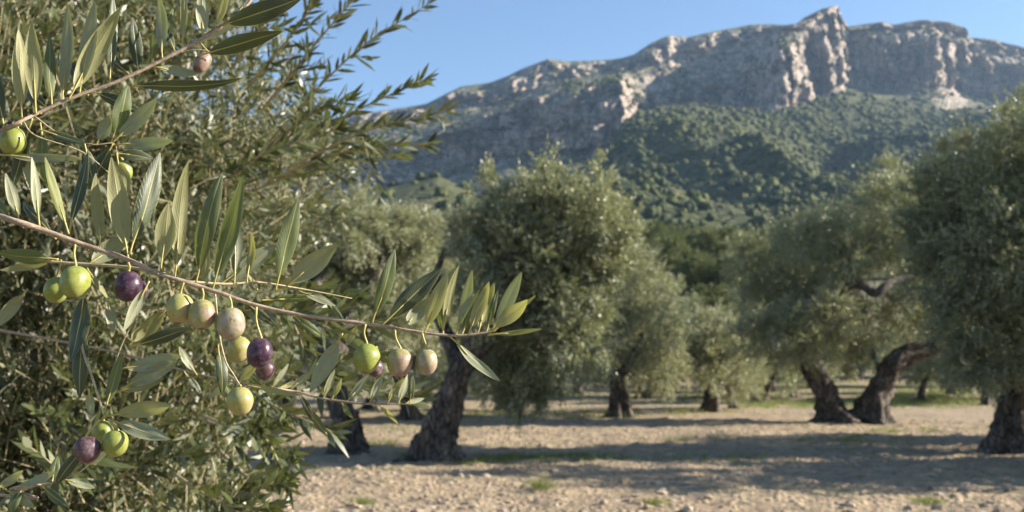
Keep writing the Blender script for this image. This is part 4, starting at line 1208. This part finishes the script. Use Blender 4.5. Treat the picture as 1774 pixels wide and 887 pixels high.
YU = lambda x: 0.63 + 0.05 * (x / 450.0)
upper = branch('olive_branch', 'upper olive branch rising from the left edge to the top edge, with long grey-green leaves', YU,
    [(-1300, 520, 26, 1.9), (-500, 380, 13, .6), (-150, 292, 7, .1), (0, 227, 5.4, 0), (63, 197, 5, 0), (126, 169, 4.8, 0), (208, 139, 4.6, 0), (290, 99, 4.4, 0), (357, 63, 4.2, 0), (402, 33, 4, 0), (432, 4, 3.8, 0), (480, -60, 3.2, .02), (540, -150, 1.5, .05)],
    [[(58, 200, 1.8, .002), (105, 233, 1.7, .002), (160, 250, 1.6, 0), (197, 249, 1.5, 0), (203, 275, 1.2, .004)], [(40, 210, 2.0, 0), (62, 235, 1.8, -.004), (140, 262, 1.5, -.004), (190, 300, 1.1, .0)],
     [(300, 95, 1.8, .002), (335, 86, 1.6, 0), (390, 92, 1.2, 0)]],
    [(38, 203, 32, 50, 27, 'u', 'y', -.004, 0, .2), (62, 194, 55, 38, 28, 'u', 'y', -.006, -.002, -.1), (108, 176, 117, 6, 22, 'u', 'n', 0, .004, -.4), (138, 160, 164, 2, 26, 'u', 'n', -.004, 0, -.4), (120, 170, 208, 15, 36, 'u', 'y', 0, -.002, .1),
     (190, 146, 196, -10, 18, 't', 'd', 0, .01), (281, 100, 272, -12, 21, 'u', 'n', -.004, 0, -.45), (316, 84, 318, -30, 12, 'u', 'y'), (345, 96, 489, 55, 31, 't', 'd', -.01, 0, .3), (378, 46, 524, -4, 36, 't', 'd', -.004, 0, .1),
     (222, 150, 420, 135, 21, 't', 'd', .006, .004, .4), (194, 244, 222, 148, 29, 't', 'n', -.004, 0, .5), (197, 245, 272, 169, 27, 'u', 'n', -.004, 0, -.4), (168, 249, 190, 198, 23, 'u', 'n', -.006, 0, -.5), (204, 250, 299, 244, 22, 'u', 'n', -.008, 0, -.3),
     (70, 225, 150, 248, 15, 't', 'd', 0, 0), (146, 246, 164, 332, 23, 't', 'd', .004, 0), (194, 252, 162, 312, 27, 't', 'd', .006, .004), (203, 272, 216, 348, 30, 'u', 'y', -.004, .002, .1), (0, 268, 140, 276, 15, 'u', 'n', 0, .01),
     (200, 265, 266, 275, 20, 't', 'd', .01, .006), (86, 190, 30, 140, 20, 't', 'd', .01, .01), (240, 128, 230, 30, 22, 't', 'd', 0, .012), (258, 118, 300, 15, 20, 't', 'n', 0, .01), (352, 68, 350, -20, 22, 'u', 'n'), (372, 55, 395, -30, 16, 'u', 'y'),
     (330, 80, 440, 18, 16, 'u', 'n', 0, .006), (8, 224, -20, 90, 24, 't', 'd', 0, .01), (90, 188, 85, 60, 20, 't', 'n', .01, .01), (55, 208, 20, 330, 22, 't', 'd', .01, .01), (70, 215, 90, 335, 19, 't', 'n', .006, .01), (30, 216, 60, 345, 20, 'u', 'n', .006, .014),
     (160, 158, 250, 195, 20, 't', 'd', .01, .012), (265, 115, 345, 130, 18, 'u', 'n', .01, .008), (152, 164, 120, 110, 17, 't', 'd', .01, .01), (410, 28, 440, -40, 18, 'u', 'n'), (228, 134, 160, 60, 18, 't', 'd', .012, .014), (305, 92, 275, 40, 15, 't', 'd', .01, .012)])

YR = lambda x: 0.92
low = branch('olive_branch', 'thin leafy olive branch hanging level below the three tip olives, slightly out of focus', YR,
    [(-900, 430, 20, 1.9), (-200, 540, 9, 1.0), (150, 600, 4, .55), (330, 645, 2.6, .2), (440, 668, 2.6, 0), (511, 678, 2.5, 0), (558, 690, 2.3, 0), (630, 699, 2.3, 0), (712, 700, 1.3, 0)], [[(515, 680, 1.6, 0), (540, 720, 1.4, 0), (566, 752, 1.0, 0)]],
    [(470, 672, 500, 630, 9, 'u', 'n'), (500, 676, 545, 640, 11, 'u', 'n'), (520, 680, 548, 735, 13, 't', 'd'), (535, 705, 568, 757, 13, 't', 'n'), (560, 690, 580, 640, 12, 'u', 'n'), (575, 692, 592, 655, 10, 'u', 'y'), (600, 697, 640, 648, 12, 'u', 'n'),
     (590, 695, 612, 725, 9, 't', 'n'), (640, 699, 662, 650, 12, 'u', 'n'), (655, 700, 690, 735, 8, 'u', 'y'), (670, 700, 700, 655, 11, 'u', 'y'), (690, 700, 706, 648, 12, 'u', 'n'), (700, 700, 735, 690, 8, 'u', 'n'), (710, 700, 715, 650, 11, 't', 'd'),
     (460, 670, 425, 640, 12, 't', 'n'), (440, 668, 470, 700, 12, 't', 'd'), (400, 660, 360, 690, 13, 'u', 'n'), (380, 655, 420, 715, 12, 't', 'n'), (340, 648, 310, 600, 13, 'u', 'n'), (320, 645, 350, 690, 12, 't', 'd'), (480, 673, 530, 660, 9, 'u', 'y'), (712, 700, 745, 705, 7, 'u', 'n')])

YL = lambda x: 0.80
bl = branch('olive_branch', 'olive twig with pale leaves crossing the bottom left corner', YL,
    [(-700, 760, 10, .9), (-60, 850, 4, .1), (20, 846, 3, 0), (80, 838, 2.6, 0), (130, 822, 1.6, 0), (160, 800, .9, 0)], [],
    [(20, 846, 96, 818, 16, 'u', 'n'), (10, 848, 60, 880, 17, 'u', 'n'), (70, 840, 120, 880, 15, 't', 'd'), (-10, 848, 40, 815, 15, 'u', 'y'), (90, 836, 100, 790, 14, 't', 'n'), (110, 830, 165, 845, 14, 'u', 'n'), (150, 808, 190, 780, 12, 'u', 'n'), (40, 844, 15, 895, 15, 't', 'n')])


# ------------------------------------------------------------------ olives
def olive(px, py, r, Y, kind, label, hook, lean=0.0, stretch=1.13, tall=None):
    """one olive: fruit with a dimple at its stalk and a small point at its tip, plus its curved stalk"""
    c = at(px, py, Y); R = 0.955 * r * Y / F_PX
    root = empty('olive', c, label, 'olive', 'olives on the near branches')
    ns, nr = 32, 22
    V, q = [], []
    for i in range(nr + 1):
        t = i / nr; ph = math.pi * t
        z = math.cos(ph); s = math.sin(ph)
        rr = s * (1 + 0.05 * z)
        zz = z * stretch
        if t < .12: zz -= 0.10 * math.exp(-(s / .16) ** 2)
        if t > .93: zz -= 0.07 * math.exp(-(s / .10) ** 2)
        for j in range(ns):
            a = 2 * math.pi * j / ns
            k = 1 + 0.03 * math.sin(2 * a + px) + 0.018 * math.sin(3 * a + py + 2 * z) + 0.015 * math.sin(5 * z + px)
            V.append((rr * math.cos(a) * R * k, rr * math.sin(a) * R * k, zz * R))
    for i in range(nr):
        for j in range(ns):
            q.append((i * ns + j, (i + 1) * ns + j, (i + 1) * ns + (j + 1) % ns, i * ns + (j + 1) % ns))
    V = np.array(V); scale_to = 0.0095 / R
    f = link('fruit', mesh_arrays('fruit', V * scale_to, np.array(q), OM[kind]), root); f.scale = (1 / scale_to,) * 3
    f.rotation_euler = (random.uniform(-.25, .25), lean, random.uniform(-.5, .5))
    ca, sa = math.cos(lean), math.sin(lean)
    topz = R * stretch * 0.93
    top = np.array([sa * topz, 0, ca * topz])
    h = at(hook[0], hook[1], Y + (hook[2] if len(hook) > 2 else 0)) - c
    mid = top * 0.45 + h * 0.55 + np.array([RNG.uniform(-.0012, .0012), -.0005, 0])
    b = Bag(); v, qq = tube([[*(top - np.array([0, 0, .0006])), .00115], [*(top + np.array([0, 0, .0009])), .0008], [*mid, .00062], [*h, .0008]], 16, 8, .1, 0, .1, px); b.add(v, qq)
    b.build('stalk', M['stalk'], root)
    return root


Y0 = lambda x: YM(x) - 0.003
olive(130, 489, 27, Y0(130), 'green', 'bright green olive below the main branch near the left edge, leftmost in focus', (130, 424))
olive(97, 503, 22, Y0(97) + .035, 'green', 'yellow-green olive half hidden behind the bright green olive near the left edge', (105, 450, .0))
olive(222, 496, 25, Y0(222), 'purple', 'purple olive hanging right of the bright green one, partly behind a grey leaf', (222, 455))
olive(240, 505, 18, Y0(240) + .025, 'purple', 'dark olive almost hidden behind the purple olive and its grey leaf', (245, 462, -.01))
olive(312, 535, 25, Y0(312), 'yellow', 'yellow-green olive, first of three touching in a row under the branch', (318, 490))
olive(350, 545, 25, Y0(350) - .006, 'blush', 'blushing green and pink olive, middle of three touching in a row', (350, 500))
olive(400, 561, 27, Y0(400) - .008, 'pale', 'pale pinkish olive right of the blushing one, last of three touching in a row', (397, 514))
olive(450, 612, 24, Y0(450) - .01, 'purple', 'glossy dark purple olive hanging alone right of the row of three', (444, 532), .06, 1.17)
olive(459, 641, 17, Y0(461) + .035, 'dusk', 'dark olive in shade behind and below the glossy purple olive', (440, 600, .0))
olive(414, 606, 22, Y0(414) + .02, 'yellow', 'yellow-green olive in shade behind the pale pinkish olive', (400, 560, .0))
olive(416, 695, 23, Y0(416), 'yellow', 'dull green olive hanging lowest on its own twig, below the purple olive', (416, 667), -.12, 1.13)
olive(635, 621, 23.5, Y0(635), 'green', 'lime green olive, first of three hanging near the branch tip', (633, 562), 0, 1.17)
olive(692, 628, 22.5, Y0(692), 'blush', 'pink and green speckled olive, middle of three near the branch tip', (684, 571), .04, 1.16)
olive(739, 627, 20.5, Y0(739), 'pale', 'pale mauve olive, last of three near the branch tip', (731, 577), .03, 1.18)
olive(649, 637, 15, Y0(655) + .045, 'dusk', 'dim brownish olive behind the gap between the lime and the pink olive', (652, 600, -.0))  # dusk skin chosen to darken this olive as if it hung in shade
olive(151, 779, 23, Y0(151), 'dusk', 'dusky purple olive at the end of the hanging twig, lower left', (172, 728), -.1, 1.06)
olive(200, 768, 22, Y0(200), 'green', 'lime green olive beside the dusky purple one at the end of the hanging twig', (188, 726), .12, 1.1)
olive(178, 748, 18, Y0(178) + .028, 'green', 'green olive mostly hidden behind the pair on the hanging twig', (182, 722, -.01))
olive(22, 245, 24, YU(22) + .01, 'green', 'yellow-green olive under the upper branch at the left edge', (36, 214, -.01))
olive(211, 298, 20, YU(211) + .012, 'green', 'green olive peeping out from behind a leaf below the upper branch', (200, 262, -.01))
olive(350, 108, 15, YU(350) + .008, 'dry', 'withered brownish olive under the upper branch beside a dark leaf', (348, 76, 0), .5, 1.5)

# ------------------------------------------------------------------ haze
def haze():
    m, t = new_mat('haze'); g = G(t)
    vol = g.n('VolumePrincipled', {'Color': (0.45, 0.68, 1.0, 1), 'Density': 0.00007, 'Anisotropy': 0.25})
    o = g.n('OutputMaterial'); t.links.new(vol.outputs[0], o.inputs['Volume'])
    x, y0, y1, z0, z1 = 2700, -260, 2700, -2.0, 760
    V = np.array([(-x, y0, z0), (x, y0, z0), (x, y1, z0), (-x, y1, z0), (-x, y0, z1), (x, y0, z1), (x, y1, z1), (-x, y1, z1)], float)
    Q = np.array([(0, 3, 2, 1), (4, 5, 6, 7), (0, 1, 5, 4), (1, 2, 6, 5), (2, 3, 7, 6), (3, 0, 4, 7)])
    o = link('haze', mesh_arrays('haze', V, Q, m, smooth=False)); tag(o, 'thin blue haze of distance over the mountains', 'haze', kind='stuff')
haze()
